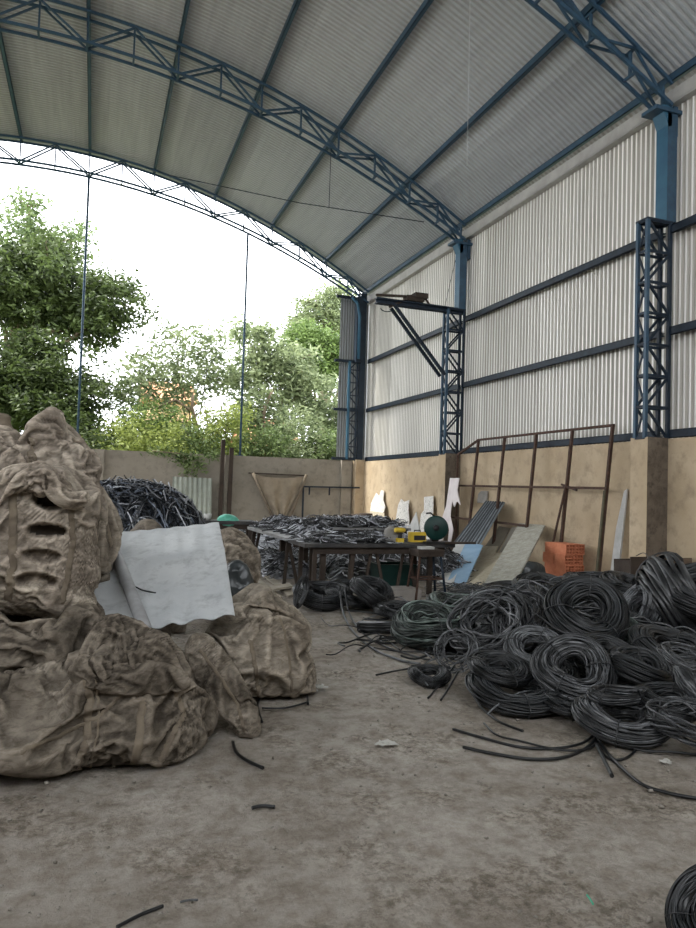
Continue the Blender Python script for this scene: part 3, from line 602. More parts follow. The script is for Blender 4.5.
def ribbon(bag, pts, w, m, name='seam', off=.004, n=90, th=0.006):
    o, g, nn, Yc, base = bag; k_ = (g[:, 1] < Yc+.02) & ((nn*(np.array((0, 0, EYE))-g)).sum(1) > 0); g = g[k_]; nn = nn[k_]; px, py = projnp(g)
    P = np.array(pts, float); L = np.concatenate([[0], np.cumsum(np.linalg.norm(np.diff(P, axis=0), axis=1))]); s = np.linspace(0, L[-1], n)
    Q = np.stack([np.interp(s, L, P[:, k]) for k in range(2)], 1); idx = [int(np.argmin((px-a)**2+(py-b)**2)) for a, b in Q]
    C = g[idx]; K = nn[idx]
    for _ in range(2): C[1:-1] = (C[:-2]+C[1:-1]*2+C[2:])/4; K[1:-1] = (K[:-2]+K[1:-1]*2+K[2:])/4
    K /= np.linalg.norm(K, axis=1)[:, None]; T = np.gradient(C, axis=0); A = np.cross(T, K); A /= np.linalg.norm(A, axis=1)[:, None]+1e-9
    rows = [C+A*w/2*a+K*(off*b) for a, b in ((-1, -2.5), (-1, .9), (-.4, 1.3), (.4, 1.3), (1, .9), (1, -2.5))]
    V = np.stack(rows, 1).reshape(-1, 3)-np.array(base); return npmesh(name, V, gridf(n, 6), m, o)
bg_ = 'big woven bags piled on the left'
def bag(label, *a, **k):
    r = lump('bulk_bag', *a, **k); tag(r[0], label, 'bag', bg_); return r
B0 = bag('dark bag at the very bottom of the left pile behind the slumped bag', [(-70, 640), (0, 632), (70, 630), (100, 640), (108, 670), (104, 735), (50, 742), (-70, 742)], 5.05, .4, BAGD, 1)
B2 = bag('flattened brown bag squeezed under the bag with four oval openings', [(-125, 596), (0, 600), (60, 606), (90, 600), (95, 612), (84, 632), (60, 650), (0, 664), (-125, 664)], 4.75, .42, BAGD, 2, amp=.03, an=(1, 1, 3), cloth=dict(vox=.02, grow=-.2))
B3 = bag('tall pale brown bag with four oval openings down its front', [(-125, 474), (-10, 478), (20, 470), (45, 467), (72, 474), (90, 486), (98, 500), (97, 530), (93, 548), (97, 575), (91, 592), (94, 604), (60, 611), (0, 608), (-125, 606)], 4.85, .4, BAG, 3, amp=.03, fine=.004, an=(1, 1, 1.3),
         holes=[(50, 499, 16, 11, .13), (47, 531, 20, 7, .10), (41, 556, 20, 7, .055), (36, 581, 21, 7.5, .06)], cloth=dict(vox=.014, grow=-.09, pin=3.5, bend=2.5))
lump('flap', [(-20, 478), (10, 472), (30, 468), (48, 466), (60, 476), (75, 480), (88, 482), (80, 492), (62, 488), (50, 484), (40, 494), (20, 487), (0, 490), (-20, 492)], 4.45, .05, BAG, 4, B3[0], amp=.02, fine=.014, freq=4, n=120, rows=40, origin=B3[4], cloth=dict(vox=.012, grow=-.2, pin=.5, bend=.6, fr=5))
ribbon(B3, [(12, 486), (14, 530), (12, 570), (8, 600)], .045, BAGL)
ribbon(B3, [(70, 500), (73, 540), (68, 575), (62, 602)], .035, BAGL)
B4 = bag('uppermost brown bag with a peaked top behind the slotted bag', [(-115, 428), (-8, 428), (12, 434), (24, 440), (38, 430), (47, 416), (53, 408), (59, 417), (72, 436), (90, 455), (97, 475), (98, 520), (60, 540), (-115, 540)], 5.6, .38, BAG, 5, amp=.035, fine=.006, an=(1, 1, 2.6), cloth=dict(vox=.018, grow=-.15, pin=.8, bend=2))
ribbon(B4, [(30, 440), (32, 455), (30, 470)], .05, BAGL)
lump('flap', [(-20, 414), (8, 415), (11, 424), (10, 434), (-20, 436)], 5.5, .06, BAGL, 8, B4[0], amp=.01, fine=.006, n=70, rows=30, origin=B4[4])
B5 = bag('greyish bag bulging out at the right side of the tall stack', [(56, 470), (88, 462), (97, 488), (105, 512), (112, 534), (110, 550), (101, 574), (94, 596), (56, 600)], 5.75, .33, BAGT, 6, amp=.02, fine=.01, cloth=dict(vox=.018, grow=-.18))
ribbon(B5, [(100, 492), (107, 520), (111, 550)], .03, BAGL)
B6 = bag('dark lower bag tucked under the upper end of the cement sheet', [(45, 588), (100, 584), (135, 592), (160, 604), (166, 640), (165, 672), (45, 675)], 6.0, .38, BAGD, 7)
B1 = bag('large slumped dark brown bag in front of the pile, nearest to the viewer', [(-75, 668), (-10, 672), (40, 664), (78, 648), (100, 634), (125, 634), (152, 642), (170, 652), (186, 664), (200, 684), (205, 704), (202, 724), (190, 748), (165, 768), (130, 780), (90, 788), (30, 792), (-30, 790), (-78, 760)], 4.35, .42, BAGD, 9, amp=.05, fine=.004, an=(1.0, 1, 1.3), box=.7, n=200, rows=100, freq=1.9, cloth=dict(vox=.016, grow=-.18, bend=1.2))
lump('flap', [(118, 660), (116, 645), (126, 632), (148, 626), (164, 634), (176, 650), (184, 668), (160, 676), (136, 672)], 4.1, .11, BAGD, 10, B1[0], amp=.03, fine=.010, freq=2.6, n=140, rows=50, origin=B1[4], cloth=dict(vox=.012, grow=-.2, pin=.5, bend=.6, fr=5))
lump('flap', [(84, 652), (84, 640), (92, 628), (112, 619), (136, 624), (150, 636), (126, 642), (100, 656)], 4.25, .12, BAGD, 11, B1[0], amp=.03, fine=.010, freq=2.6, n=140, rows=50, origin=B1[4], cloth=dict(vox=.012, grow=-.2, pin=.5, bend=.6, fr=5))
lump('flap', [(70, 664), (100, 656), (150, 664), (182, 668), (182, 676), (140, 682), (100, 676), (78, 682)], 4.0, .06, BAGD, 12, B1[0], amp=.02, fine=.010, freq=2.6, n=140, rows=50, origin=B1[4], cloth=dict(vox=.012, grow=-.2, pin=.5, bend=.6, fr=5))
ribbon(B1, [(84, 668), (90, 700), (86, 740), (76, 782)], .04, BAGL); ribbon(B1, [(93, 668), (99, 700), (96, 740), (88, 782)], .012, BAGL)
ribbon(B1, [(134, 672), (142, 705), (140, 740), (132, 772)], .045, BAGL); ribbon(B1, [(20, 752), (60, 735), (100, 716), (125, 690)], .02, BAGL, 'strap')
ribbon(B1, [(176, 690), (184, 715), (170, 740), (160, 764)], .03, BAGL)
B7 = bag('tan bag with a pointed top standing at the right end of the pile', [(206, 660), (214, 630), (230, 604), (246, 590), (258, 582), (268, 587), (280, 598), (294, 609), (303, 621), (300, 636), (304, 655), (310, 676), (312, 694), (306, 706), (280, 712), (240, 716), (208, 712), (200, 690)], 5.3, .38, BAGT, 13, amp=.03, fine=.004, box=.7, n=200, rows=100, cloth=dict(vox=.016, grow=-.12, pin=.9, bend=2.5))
ribbon(B7, [(272, 598), (284, 630), (290, 665), (292, 700)], .018, BAGL); ribbon(B7, [(250, 640), (256, 670), (258, 700)], .03, BAGL)
B8 = bag('folded empty bag leaning between the slumped bag and the tan bag', [(186, 652), (190, 642), (196, 637), (208, 640), (226, 656), (244, 674), (255, 698), (254, 722), (247, 740), (238, 734), (228, 716), (208, 698), (192, 676)], 4.42, .07, BAGD, 14, amp=.018, fine=.010, an=(2, 1, 1), lean=.25, cloth=dict(vox=.011, grow=-.06, pin=1.2, bend=1.0))
ribbon(B8, [(200, 650), (222, 680), (238, 705), (244, 730)], .02, BAGL)
B9 = bag('small beige bag standing left of the long work table', [(210, 560), (214, 542), (226, 532), (240, 534), (249, 545), (249, 562), (251, 590), (247, 612), (205, 614)], 8.3, .3, BAGT, 15, amp=.04, fine=.012, cloth=dict(vox=.025, grow=-.2))
B10 = bag('brown bag poking up behind the top edge of the cement sheet', [(116, 560), (126, 538), (138, 526), (149, 520), (160, 527), (168, 540), (176, 560), (180, 630), (116, 630)], 7.7, .3, BAGD, 16)
RUB = mat('black_plastic_film', (.02, .025, .028), (.05, .06, .062), 5, .35, 0, .1, spec=.6)
s_ = lump('rubbish_sack', [(224, 590), (226, 570), (235, 562), (245, 566), (250, 582), (250, 612), (226, 616)], 7.75, .18, RUB, 17, amp=.03, n=120, rows=50); tag(s_[0], 'dark plastic sack standing in front of the small beige bag', 'sack')
s_ = lump('plastic_bundle', [(518, 576), (521, 567), (531, 563), (541, 567), (542, 578), (536, 585), (522, 586)], 9.9, .12, RUB, 18, amp=.03, n=100, rows=40); tag(s_[0], 'crumpled black plastic bundle between the stone board and the brick stack', 'bundle')
# corrugated cement sheet on the bags
def sheet(c, nu=90, nv=60):
    TL, TR, BR, BL = [np.array(q) for q in c]; u = np.linspace(0, 1, nu)[:, None, None]; v = np.linspace(0, 1, nv)[None, :, None]
    G = (TL*(1-u)+TR*u)*(1-v)+(BL*(1-u)+BR*u)*v; n = np.cross(TR-TL, BL-TL); n /= np.linalg.norm(n); n = n if n[2] > 0 else -n
    kink = 0.02*np.exp(-((v-.46)/.05)**2) + .06*np.minimum(v/.46, (1-v)/.54)
    wave = np.sin(u*2*pi*5.5+.6)*(.004+.008*np.clip((v-.72)/.28, 0, 1)**1.5*np.clip(u*1.5-.1, .15, 1)) + .03*u*u
    rag = fbm(np.stack([np.full(nu, 3.), np.linspace(0, 9, nu), np.zeros(nu)], 1), 3)[:, None, None]*.035
    G = G + n*(kink+wave) + (BL-TL)*(rag*np.clip(v-.7, 0, 1)); return G, n
TL, TR, BR, BL = on(1, 6.75, 118, 532), on(1, 6.6, 219, 525), on(1, 4.75, 235, 618), on(1, 4.85, 80, 636)
G, nrm = sheet((TL, TR, BR, BL)); G2 = G-nrm*.008; nu, nv = G.shape[:2]; c0 = G.reshape(-1, 3).mean(0)
V = np.vstack([G.reshape(-1, 3), G2.reshape(-1, 3)])-c0; f1 = gridf(nu, nv); f2 = f1[:, ::-1]+nu*nv; N_ = nu*nv; ed = []
for i in range(nv-1): ed += [(i, i+1, N_+i+1, N_+i), ((nu-1)*nv+i+1, (nu-1)*nv+i, N_+(nu-1)*nv+i, N_+(nu-1)*nv+i+1)]
for i in range(nu-1): ed += [((i+1)*nv, i*nv, N_+i*nv, N_+(i+1)*nv), (i*nv+nv-1, (i+1)*nv+nv-1, N_+(i+1)*nv+nv-1, N_+i*nv+nv-1)]
tag(npmesh('cement_sheet', V, np.vstack([f1, f2, np.array(ed)]), CEMENTS, loc=Vector(c0)), 'pale grey corrugated cement sheet sloping over the bags', 'sheet')
PIPE = mat('grey_plastic_pipe', (.30, .305, .31), (.22, .22, .22), 6, .6, 0, .05)
a = on(1, 6.35, 110, 538); c = on(1, 4.42, 146, 632); b = MB(); b.tube([a-c, (a-c)*.5, (0, 0, 0)], .043, 14)
tag(b.build('pvc_pipe', PIPE, loc=c), 'grey round pipe lying down the left part of the cement sheet', 'pipe')
b = MB(); p0 = on(1, 5.3, 132, 585); b.tube([on(1, 5.3, 132, 585)-p0, on(1, 5.28, 142, 590)-p0, on(1, 5.25, 156, 593)-p0], .006, 5); tag(b.build('cable_offcut', CABLE, loc=p0), 'short black cable offcut lying on the cement sheet', 'cable')

# ================================================================== CABLE COILS
def coil_geo(R, a, b_, n, sr, seed, wob=.1, core=True, segs=64, sides=5, squash=1.0):
    g = np.random.default_rng(seed); th = np.arange(segs)/segs*2*pi; parts = []
    big = 1+.04*np.sin(2*th+seed)+.025*np.sin(3*th+seed*2); warp = b_*.25*np.sin(2*th+seed*1.7)
    for i in range(n):
        ph = 2*pi*i/n+g.normal()*.15 + wob*1.6*np.sin(th*g.integers(1, 3)+g.random()*6.3)+wob*np.sin(th*g.integers(2, 5)+g.random()*6.3)
        k = 1+g.normal()*.05+ wob*.35*np.sin(th*g.integers(1, 4)+g.random()*6.3)
        rho = (R*big+(a-sr)*np.cos(ph)*k); z = (b_-sr)*np.sin(ph)*k+warp
        P = np.stack([rho*np.cos(th)*squash, rho*np.sin(th), z], 1)
        T = np.roll(P, -1, 0)-np.roll(P, 1, 0); T /= np.linalg.norm(T, axis=1)[:, None]; B = np.tile((0., 0, 1), (segs, 1)); A = np.cross(T, B); A /= np.linalg.norm(A, axis=1)[:, None]; B = np.cross(A, T)
        al = np.arange(sides)*2*pi/sides; s_ = sr*g.uniform(.8, 1.15)
        v = P[:, None, :]+s_*(np.cos(al)[None, :, None]*A[:, None]+np.sin(al)[None, :, None]*B[:, None])
        ii = np.arange(segs)[:, None]; jj = np.arange(sides)[None, :]; i2 = (ii+1) % segs; j2 = (jj+1) % sides
        parts.append((v.reshape(-1, 3), np.stack([ii*sides+jj, ii*sides+j2, i2*sides+j2, i2*sides+jj], 2).reshape(-1, 4)))
    if core:
        al = np.arange(10)*2*pi/10; v = np.stack([((R*big)[:, None]+a*.7*np.cos(al))*np.cos(th)[:, None]*squash, ((R*big)[:, None]+a*.7*np.cos(al))*np.sin(th)[:, None], b_*.7*np.sin(al)[None, :]+warp[:, None]], 2)
        ii = np.arange(segs)[:, None]; jj = np.arange(10)[None, :]; i2 = (ii+1) % segs; j2 = (jj+1) % 10
        parts.append((v.reshape(-1, 3), np.stack([ii*10+jj, ii*10+j2, i2*10+j2, i2*10+jj], 2).reshape(-1, 4)))
    return merge(parts)
def me_only(name, v, f, m):
    o = npmesh(name, v, f, m); me = o.data; bpy.data.objects.remove(o); return me
KIND = {}
def kind(nm, R, a, b_, n, sr, m, wob=.12, core=True, seed=1, squash=1.0):
    v, f = coil_geo(R, a, b_, n, sr, seed, wob, core, squash=squash); w = me_only('winding', v, f, m)
    ties = []
    for ang in (0.4, 2.3, 4.4):
        al = np.linspace(0, 2*pi, 17); rr = R*(1+.04*sin(2*ang+seed)+.025*sin(3*ang+seed*2)); wz = b_*.25*sin(2*ang+seed*1.7)
        P = np.stack([(rr+(a+.008)*np.cos(al))*cos(ang)*squash, (rr+(a+.008)*np.cos(al))*sin(ang), (b_+.008)*np.sin(al)+wz], 1); vv, ff = tube_np(P, sr*.75, 6); ties.append(me_only('tie', vv, ff, CABLEG))
    g = np.random.default_rng(seed+50); L = []; x = R+a*.6; p = np.array((x*cos(5.3), x*sin(5.3), b_*.6)); h = 5.3+pi/2
    for i in range(14): L.append(p.copy()); h += g.normal()*.25-.02; p = p+np.array((cos(h), sin(h), 0))*.055; p[2] = max(-b_*.9, p[2]-.03*(i > 1))
    vv, ff = tube_np(np.array(L), sr, 6); tail = me_only('loose_end', vv, ff, m); KIND[nm] = (w, ties, tail, b_)
kind('tight', .25, .115, .085, 58, .0072, CABLE, .07, True, 1)
kind('grey', .25, .12, .085, 58, .0072, CABLEG, .10, True, 2)
kind('green', .25, .12, .13, 64, .0078, CABLEN, .14, True, 3)
kind('loose', .28, .11, .08, 34, .0078, CABLEG, .35, False, 4)
kind('airy', .28, .09, .06, 13, .0085, CABLES, .5, False, 5)
kind('fine', .24, .11, .09, 46, .007, CABLES, .12, True, 6)
kind('hank', .27, .06, .05, 22, .008, CABLEG, .15, True, 7, .38)
kind('flat', .26, .12, .065, 52, .0072, CABLE, .12, True, 8)
CG = 'cable coils in the big heap'
def coil(label, k, px, py, z, wpx, tilt=0, az=-110, spin=0, tail=True, group=CG, ntie=3, zs=1.0):
    """tilt: how far the coil's axis leans from vertical towards the compass direction az (degrees, world)"""
    p = on(2, z, px, py); d = (p-Vector((0, 0, EYE))).dot(fw); w, ties, tl, b_ = KIND[k]; S = (wpx/2/F*d)/.37
    R_ = S*.36*sin(radians(abs(tilt)))+b_*S*zs*cos(radians(tilt))
    if p.z-R_ < 0: p.z = R_+.002
    t = thing('cable_coil', label, 'coil', p, group)
    ax = Vector((sin(radians(tilt))*cos(radians(az)), sin(radians(tilt))*sin(radians(az)), cos(radians(tilt)))); t.rotation_mode = 'QUATERNION'
    t.rotation_quaternion = Vector((0, 0, 1)).rotation_difference(ax) @ Quaternion((0, 0, 1), radians(spin)); t.scale = (S, S, S*zs)
    for me in [w]+ties[:ntie]+([tl] if tail else []):
        o = bpy.data.objects.new(me.name.split('.')[0], me); COL.objects.link(o); o.parent = t
    return t
coil('big black coil tilted towards the viewer with a wide round hole, upper middle of heap', 'tight', 587, 611, .56, 86, 42, -112, 30, tail=False)
coil('grey black coil showing its open ring, just below the big tilted coil', 'grey', 573, 668, .27, 84, 34, -120, 80)
coil('dark grey coil lying flat at the front right of the heap', 'grey', 622, 722, .09, 96, 8, -100, 200, tail=False)
coil('long low black coil lying flat at the front edge left of centre', 'flat', 516, 694, .08, 98, 7, -90, 120)
coil('smaller black coil resting on the low front coil, tied on top', 'flat', 499, 668, .22, 64, 15, -80, 20)
coil('smallest black coil at the left front tip of the heap', 'tight', 429, 675, .07, 44, 10, -90, 0, tail=False)
coil('airy loops of grey cable standing above the smallest front coil', 'airy', 456, 650, .2, 48, 50, -140, 0)
coil('large loose silver edged coil leaning left in the middle of the heap', 'loose', 490, 624, .33, 86, 38, -150, 0, ntie=1)
coil('loose coil leaning against the right of the large silver edged coil', 'loose', 520, 617, .38, 56, 55, -160, 60, ntie=1)
coil('thick green black coil slumped at the far left of the heap', 'green', 430, 630, .16, 74, 12, -120, 10)
coil('green black coil peeking out behind the slumped green one', 'green', 452, 612, .12, 56, 10, -100, 70)
coil('dusty thin wire coil half hidden behind the open grey ring', 'fine', 535, 648, .30, 66, 28, -130, 10)
coil('heavy black coil lying flat right of the open grey ring', 'tight', 640, 668, .27, 74, 16, -60, 40, zs=1.3)
coil('black coil wedged behind the heavy flat coil', 'flat', 612, 656, .32, 70, 22, -95, 100, tail=False)
coil('pale grey coil on its side cut by the right picture edge', 'fine', 692, 687, .26, 56, 65, -25, 0, zs=1.7)
coil('huge twisted grey coil standing high at the right edge of the heap', 'grey', 675, 606, .5, 100, 55, -25, 20, zs=2.0, tail=False)
coil('narrow standing coil pressed against the left of the huge twisted coil', 'fine', 643, 606, .5, 62, 62, 165, 0, zs=1.5)
coil('dark coil at the very top right corner of the heap', 'tight', 700, 590, .7, 80, 30, -130, 0, zs=1.4)
coil('flat black coil on the crest in front of the white leaning strip', 'tight', 594, 584, .52, 62, 12, -100, 0)
coil('flat black coil on the crest below the brick stack', 'flat', 545, 588, .38, 64, 14, -90, 50)
coil('flattened hank of cable lying on the flat front right coil', 'hank', 618, 694, .24, 80, 12, -90, 86, tail=False, ntie=2)
coil('loose flat coil low at the right edge below the pale coil', 'loose', 690, 722, .16, 80, 12, -100, 0)
coil('coil wedged under the huge twisted coil at the right', 'tight', 672, 648, .36, 80, 20, -100, 140)
coil('dusty grey green coil end in the hollow beside the big tilted coil', 'green', 632, 634, .36, 44, 30, -60, 0, tail=False)
coil('thin loose loops above the heavy flat coil near the right edge', 'airy', 684, 655, .5, 52, 14, -90, 0)
coil('coil at the back of the heap behind the loose leaning coil', 'flat', 512, 592, .2, 50, 15, -100, 0, tail=False)
coil('dark coil low in the front row between the open ring and the flat front coil', 'flat', 572, 700, .1, 70, 10, -100, 10, tail=False)
coil('black coil filling the gap left of the open grey ring', 'tight', 548, 672, .12, 66, 12, -80, 40, tail=False)
coil('black coil behind the large silver edged coil', 'flat', 470, 604, .16, 60, 12, -90, 40, tail=False)
coil('grey coil between the slumped green coil and the silver edged coil', 'grey', 462, 632, .14, 60, 18, -120, 0)
coil('black coil tucked under the big tilted coil on its left', 'tight', 551, 628, .34, 66, 20, -80, 90)
coil('black coil leaning behind the big tilted coil on its right', 'flat', 622, 596, .52, 66, 20, -70, 10, tail=False)
coil('black coil at the right edge above the loose flat coil', 'tight', 668, 700, .2, 70, 10, -100, 10, tail=False)
coil('black coil on the crest in front of the wooden crate', 'flat', 632, 584, .55, 60, 10, -80, 100, tail=False)
coil('black coil on the crest right of the silver edged coil', 'flat', 566, 597, .42, 60, 16, -70, 100, tail=False)
coil('upright black coil cut by the lower right corner of the picture', 'tight', 712, 922, .13, 96, 55, -170, 0, tail=False, group='single coils on the floor')
G3 = 'coils under the work table'
coil('thin standing loop of black hose at the left under the table', 'hank', 301, 592, .30, 42, 78, -60, 0, tail=False, group=G3, ntie=1)
coil('black coil lying flat at the left under the table front', 'tight', 322, 600, .1, 60, 14, -90, 0, group=G3)
coil('dark coil on the floor under the middle of the table', 'flat', 352, 598, .12, 56, 18, -70, 40, group=G3)
coil('thick black coil heaped right of the others under the table', 'tight', 372, 600, .14, 50, 30, -50, 40, group=G3, zs=1.4)
coil('black coil lying flat between the table and the heap', 'flat', 398, 612, .07, 50, 8, -90, 0, group=G3)
# rolled hose bundle at the left of the heap
b = MB(); c = on(2, .06, 393, 628)
for i in range(9):
    a_ = i*.7; off = Vector((0, .05*cos(a_), .045*sin(a_)+.05)); b.tube([Vector((-.34, .16, 0))+off, off+Vector((0, 0, .015)), Vector((.34, -.12, 0))+off], .022, 8)
tag(b.build('hose_bundle', CABLE, loc=(c.x, c.y, .0)), 'straight bundle of black hose at the far left of the heap', 'bundle')

# ---- tangles nobody could count
def poly_h(poly, hmax, fall):
    P = np.array(poly, float)
    def h(x, y):
        d = np.full(np.shape(x), 1e9)
        for i in range(len(P)):
            a, c = P[i], P[(i+1) % len(P)]; e = c-a; L = np.hypot(*e); d = np.minimum(d, ((x-a[0])*-e[1]+(y-a[1])*e[0])/L)
        return np.where(d > 0, hmax*(1-np.exp(-np.maximum(d, 0)/fall)), 0)
    return h
def dome_h(cx, cy, rx, ry, hm, p=2.2):
    def h(x, y): return hm*np.clip(1-(np.abs((x-cx)/rx)**p+np.abs((y-cy)/ry)**p), 0, 1)**.5
    return h
def tangle(name, label, cat, h, box, n, length, r, m, z0=0, base=None, seed=0, bend=.25, lift=.03, loc=None):
    g = np.random.default_rng(seed+100); x0, x1, y0, y1 = box; parts = []
    if base is not None:
        gx_ = np.linspace(x0, x1, 60); gy_ = np.linspace(y0, y1, 60); A, B = np.meshgrid(gx_, gy_, indexing='ij'); H = h(A, B); q = np.stack([A.ravel(), B.ravel(), 0*A.ravel()], 1)
        Z = z0+H*.95+np.where(H > .03, .05*fbm(q*4, 3).reshape(H.shape), 0)-.02; vb = np.stack([A.ravel(), B.ravel(), np.maximum(Z.ravel(), z0-.008)], 1); fb = gridf(60, 60)
        keep = H.ravel()[fb].max(1) > .01; fb = fb[keep]; parts.append((vb, fb))
    cnt = 0; tries = 0
    while cnt < n and tries < n*12:
        tries += 1; x = g.uniform(x0, x1); y = g.uniform(y0, y1)
        if h(np.array(x), np.array(y)) < .01: continue
        k = max(5, int(length/.05*g.uniform(.4, 1.3))); hd = g.random()*2*pi+np.cumsum(g.normal(size=k)*bend*.5+g.normal()*bend*.6); xs = np.minimum(x+np.cumsum(np.cos(hd)*.05), 8.2); ys_ = y+np.cumsum(np.sin(hd)*.05)
        hz = h(xs, ys_); s = np.linspace(0, 6.3, k); zz = z0+hz+r+np.abs(np.sin(s*g.uniform(.3, 1.2)+g.random()*6))*lift*g.random()*2
        for i in range(3): zz[1:-1] = (zz[:-2]+zz[1:-1]*2+zz[2:])/4
        v, f = tube_np(np.stack([xs, ys_, zz], 1), r*g.uniform(.6, 1.3), 4); parts.append((v, f)); cnt += 1
    v, f = merge(parts); c = np.array(((x0+x1)/2, (y0+y1)/2, z0)); return tag(npmesh(name, v-c, f, m, loc=Vector(c)), label, cat, kind='stuff')
HP = [(3.0, 6.9), (2.95, 5.7), (3.55, 5.0), (3.8, 4.1), (5.2, 3.3), (7.9, 4.0), (7.9, 7.6), (6.6, 8.3), (4.2, 7.9)]
tangle('cable_tangle', 'loose black cable filling the gaps of the big coil heap', 'cables', poly_h(HP, .38, .8), (2.8, 8, 3.2, 8.4), 900, 1.1, .009, CABLE, base=1, seed=1, bend=.16, lift=.05)
tangle('cable_tangle', 'long loose grey strands straggling over the big coil heap', 'cables', poly_h(HP, .46, .7), (2.8, 8, 3.2, 8.4), 90, 1.9, .009, CABLES, seed=21, bend=.12, lift=.12)
tangle('cable_tangle', 'tall mound of dark silvery scrap cable behind the bags', 'cables', dome_h(.55, 11.6, 1.35, 1.3, 1.47, 2.6), (-1.0, 2.1, 10.2, 13), 1500, .7, .012, SCRAPD, base=1, seed=2, bend=.2, lift=.07)
tangle('cable_tangle', 'bright offcuts of stripped cable strewn over the dark mound', 'cables', dome_h(.55, 11.6, 1.35, 1.3, 1.49, 2.6), (-1.0, 2.1, 10.2, 13), 420, .4, .011, mat('bright_cable', (.2, .21, .23), (.4, .42, .45), 9, .4, 0, 0, island=(.15, .5, 1.6, .6)), seed=3, bend=.15, lift=.1)
tangle('scrap_heap', 'silvery shredded scrap cable heaped on the floor behind the tables', 'scrap', poly_h([(3.9, 11.2), (6.6, 11.0), (7.3, 13.6), (7.3, 15.5), (3.9, 15.5)], .6, .5), (3.8, 7.4, 11, 15.6), 1500, .55, .011, SCRAP, base=1, seed=4, bend=.5, lift=.08)
tangle('scrap_heap', 'dark scrap lying on the floor below the long side table', 'scrap', poly_h([(2.9, 11.6), (3.9, 11.6), (3.9, 14.5), (2.9, 14.5)], .25, .3), (2.8, 4.0, 11.5, 14.6), 350, .3, .014, SCRAP, base=1, seed=5, bend=.5, lift=.08)
tangle('wire_tangle', 'low tangle of thin wire on the floor beyond the stool', 'wire', poly_h([(4.9, 8.9), (6.3, 8.3), (6.6, 9.4), (5.4, 10.1)], .12, .3), (4.8, 6.7, 8.2, 10.2), 260, .6, .006, CABLES, seed=6, bend=.25, lift=.06)
tangle('wire_tangle', 'thin wires strewn on the floor below the stool', 'wire', poly_h([(3.1, 7.4), (4.2, 7.0), (5.0, 8.2), (3.8, 8.8)], .03, .3), (3.0, 5.1, 6.9, 8.9), 120, .5, .006, CABLE, seed=7, bend=.25, lift=.02)

def floor_cable(label, pts, r=.009, m=CABLE, lift=None, name='cable_length', group='loose cable lengths on the floor'):
    P = [on(2, (lift[i] if lift else .012)+r, *p) for i, p in enumerate(pts)]; Q = []
    for i in range(len(P)-1):
        p0, p1, p2, p3 = P[max(0, i-1)], P[i], P[i+1], P[min(len(P)-1, i+2)]
        for s in np.linspace(0, 1, 8, endpoint=False): Q.append(.5*((2*p1)+(-p0+p2)*s+(2*p0-5*p1+4*p2-p3)*s*s+(-p0+3*p1-3*p2+p3)*s**3))
    Q.append(P[-1]); c = Q[0].copy(); b = MB(); b.tube([q-c for q in Q], r, 7); tag(b.build(name, m, loc=c), label, 'cable', group)
floor_cable('topmost of the three cable ends reaching left from the front right coil', [(453, 729), (480, 737), (520, 747), (560, 748), (588, 740), (600, 722), (604, 706)], lift=[0, 0, 0, 0, 0, .06, .12])
floor_cable('lowest of the three cable ends reaching left from the front right coil', [(463, 747), (490, 753), (530, 759), (565, 757), (590, 745), (600, 728)], .010, lift=[0, 0, 0, 0, 0, .05])
floor_cable('middle thin cable end curving in front of the flat front right coil', [(484, 723), (497, 735), (520, 741), (560, 750), (590, 748), (602, 735)], .007)
floor_cable('short cable end below the long low front coil', [(474, 696), (482, 708), (500, 722), (523, 731)], .009)
floor_cable('long cable running out to the right picture edge over the floor', [(594, 712), (596, 730), (602, 745), (614, 760), (640, 783), (668, 793), (700, 799)], .010, lift=[.15, .06, 0, 0, 0, 0, 0])
floor_cable('cable loop bending down from the flattened hank to the floor', [(638, 690), (643, 706), (642, 730), (634, 752), (618, 760), (604, 755), (596, 742)], .009, lift=[.28, .16, .02, 0, 0, 0, 0])
floor_cable('short straight cable pair end below the cable knot', [(597, 745), (604, 760), (612, 776)], .012, CABLEG)
floor_cable('long thin cable in front of the heap right of the knot', [(604, 738), (640, 750), (672, 752), (700, 755)], .008)
floor_cable('cable end poking left from the smallest front coil', [(376, 675), (395, 671), (412, 668)], .008)
floor_cable('grey cable end pointing down left of the smallest front coil', [(428, 698), (442, 682), (455, 665)], .008, lift=[0, .03, .12])
floor_cable('black cable end pointing down right of the smallest front coil', [(441, 700), (450, 686), (458, 672)], .009, lift=[0, .03, .1])
floor_cable('pair of dusty cables curving from the table coils to the heap', [(340, 592), (343, 612), (352, 630), (372, 648), (400, 660), (420, 664)], .012, CABLES, lift=[.25, .05, 0, 0, 0, .02])
floor_cable('second dusty cable curving from the table coils to the heap', [(345, 590), (349, 612), (360, 630), (380, 644), (410, 655), (430, 660)], .010, CABLEG, lift=[.25, .05, 0, 0, 0, .02])
floor_cable('thin cable lying across the floor left of the hose bundle', [(352, 622), (378, 634), (400, 650)], .007)
floor_cable('bent black cable loop beside the foot of the tan bag', [(262, 722), (258, 704), (268, 691), (290, 685), (305, 691), (308, 704)], .009)
floor_cable('black cable lying against the foot of the tan bag', [(262, 708), (285, 708), (308, 702)], .007)
floor_cable('short curved black strap on the floor below the folded bag', [(233, 742), (236, 752), (246, 760), (263, 768)], .010)
floor_cable('single short black cable offcut in the middle of the bare floor', [(252, 808), (262, 806), (275, 807)], .009, name='cable_offcut')
floor_cable('black cable offcut at the bottom edge of the picture', [(117, 927), (140, 915), (163, 906)], .007, name='cable_offcut')
floor_cable('small green sliver of wire near the lower right of the floor', [(587, 895), (590, 899), (593, 904)], .004, mat('green_plastic', (.05, .3, .18), (.08, .4, .25), 3, .5, 0, 0), name='cable_offcut')
floor_cable('small white sliver on the floor right of the bottom offcut', [(180, 902), (190, 900), (198, 900)], .004, CABLES, name='cable_offcut')
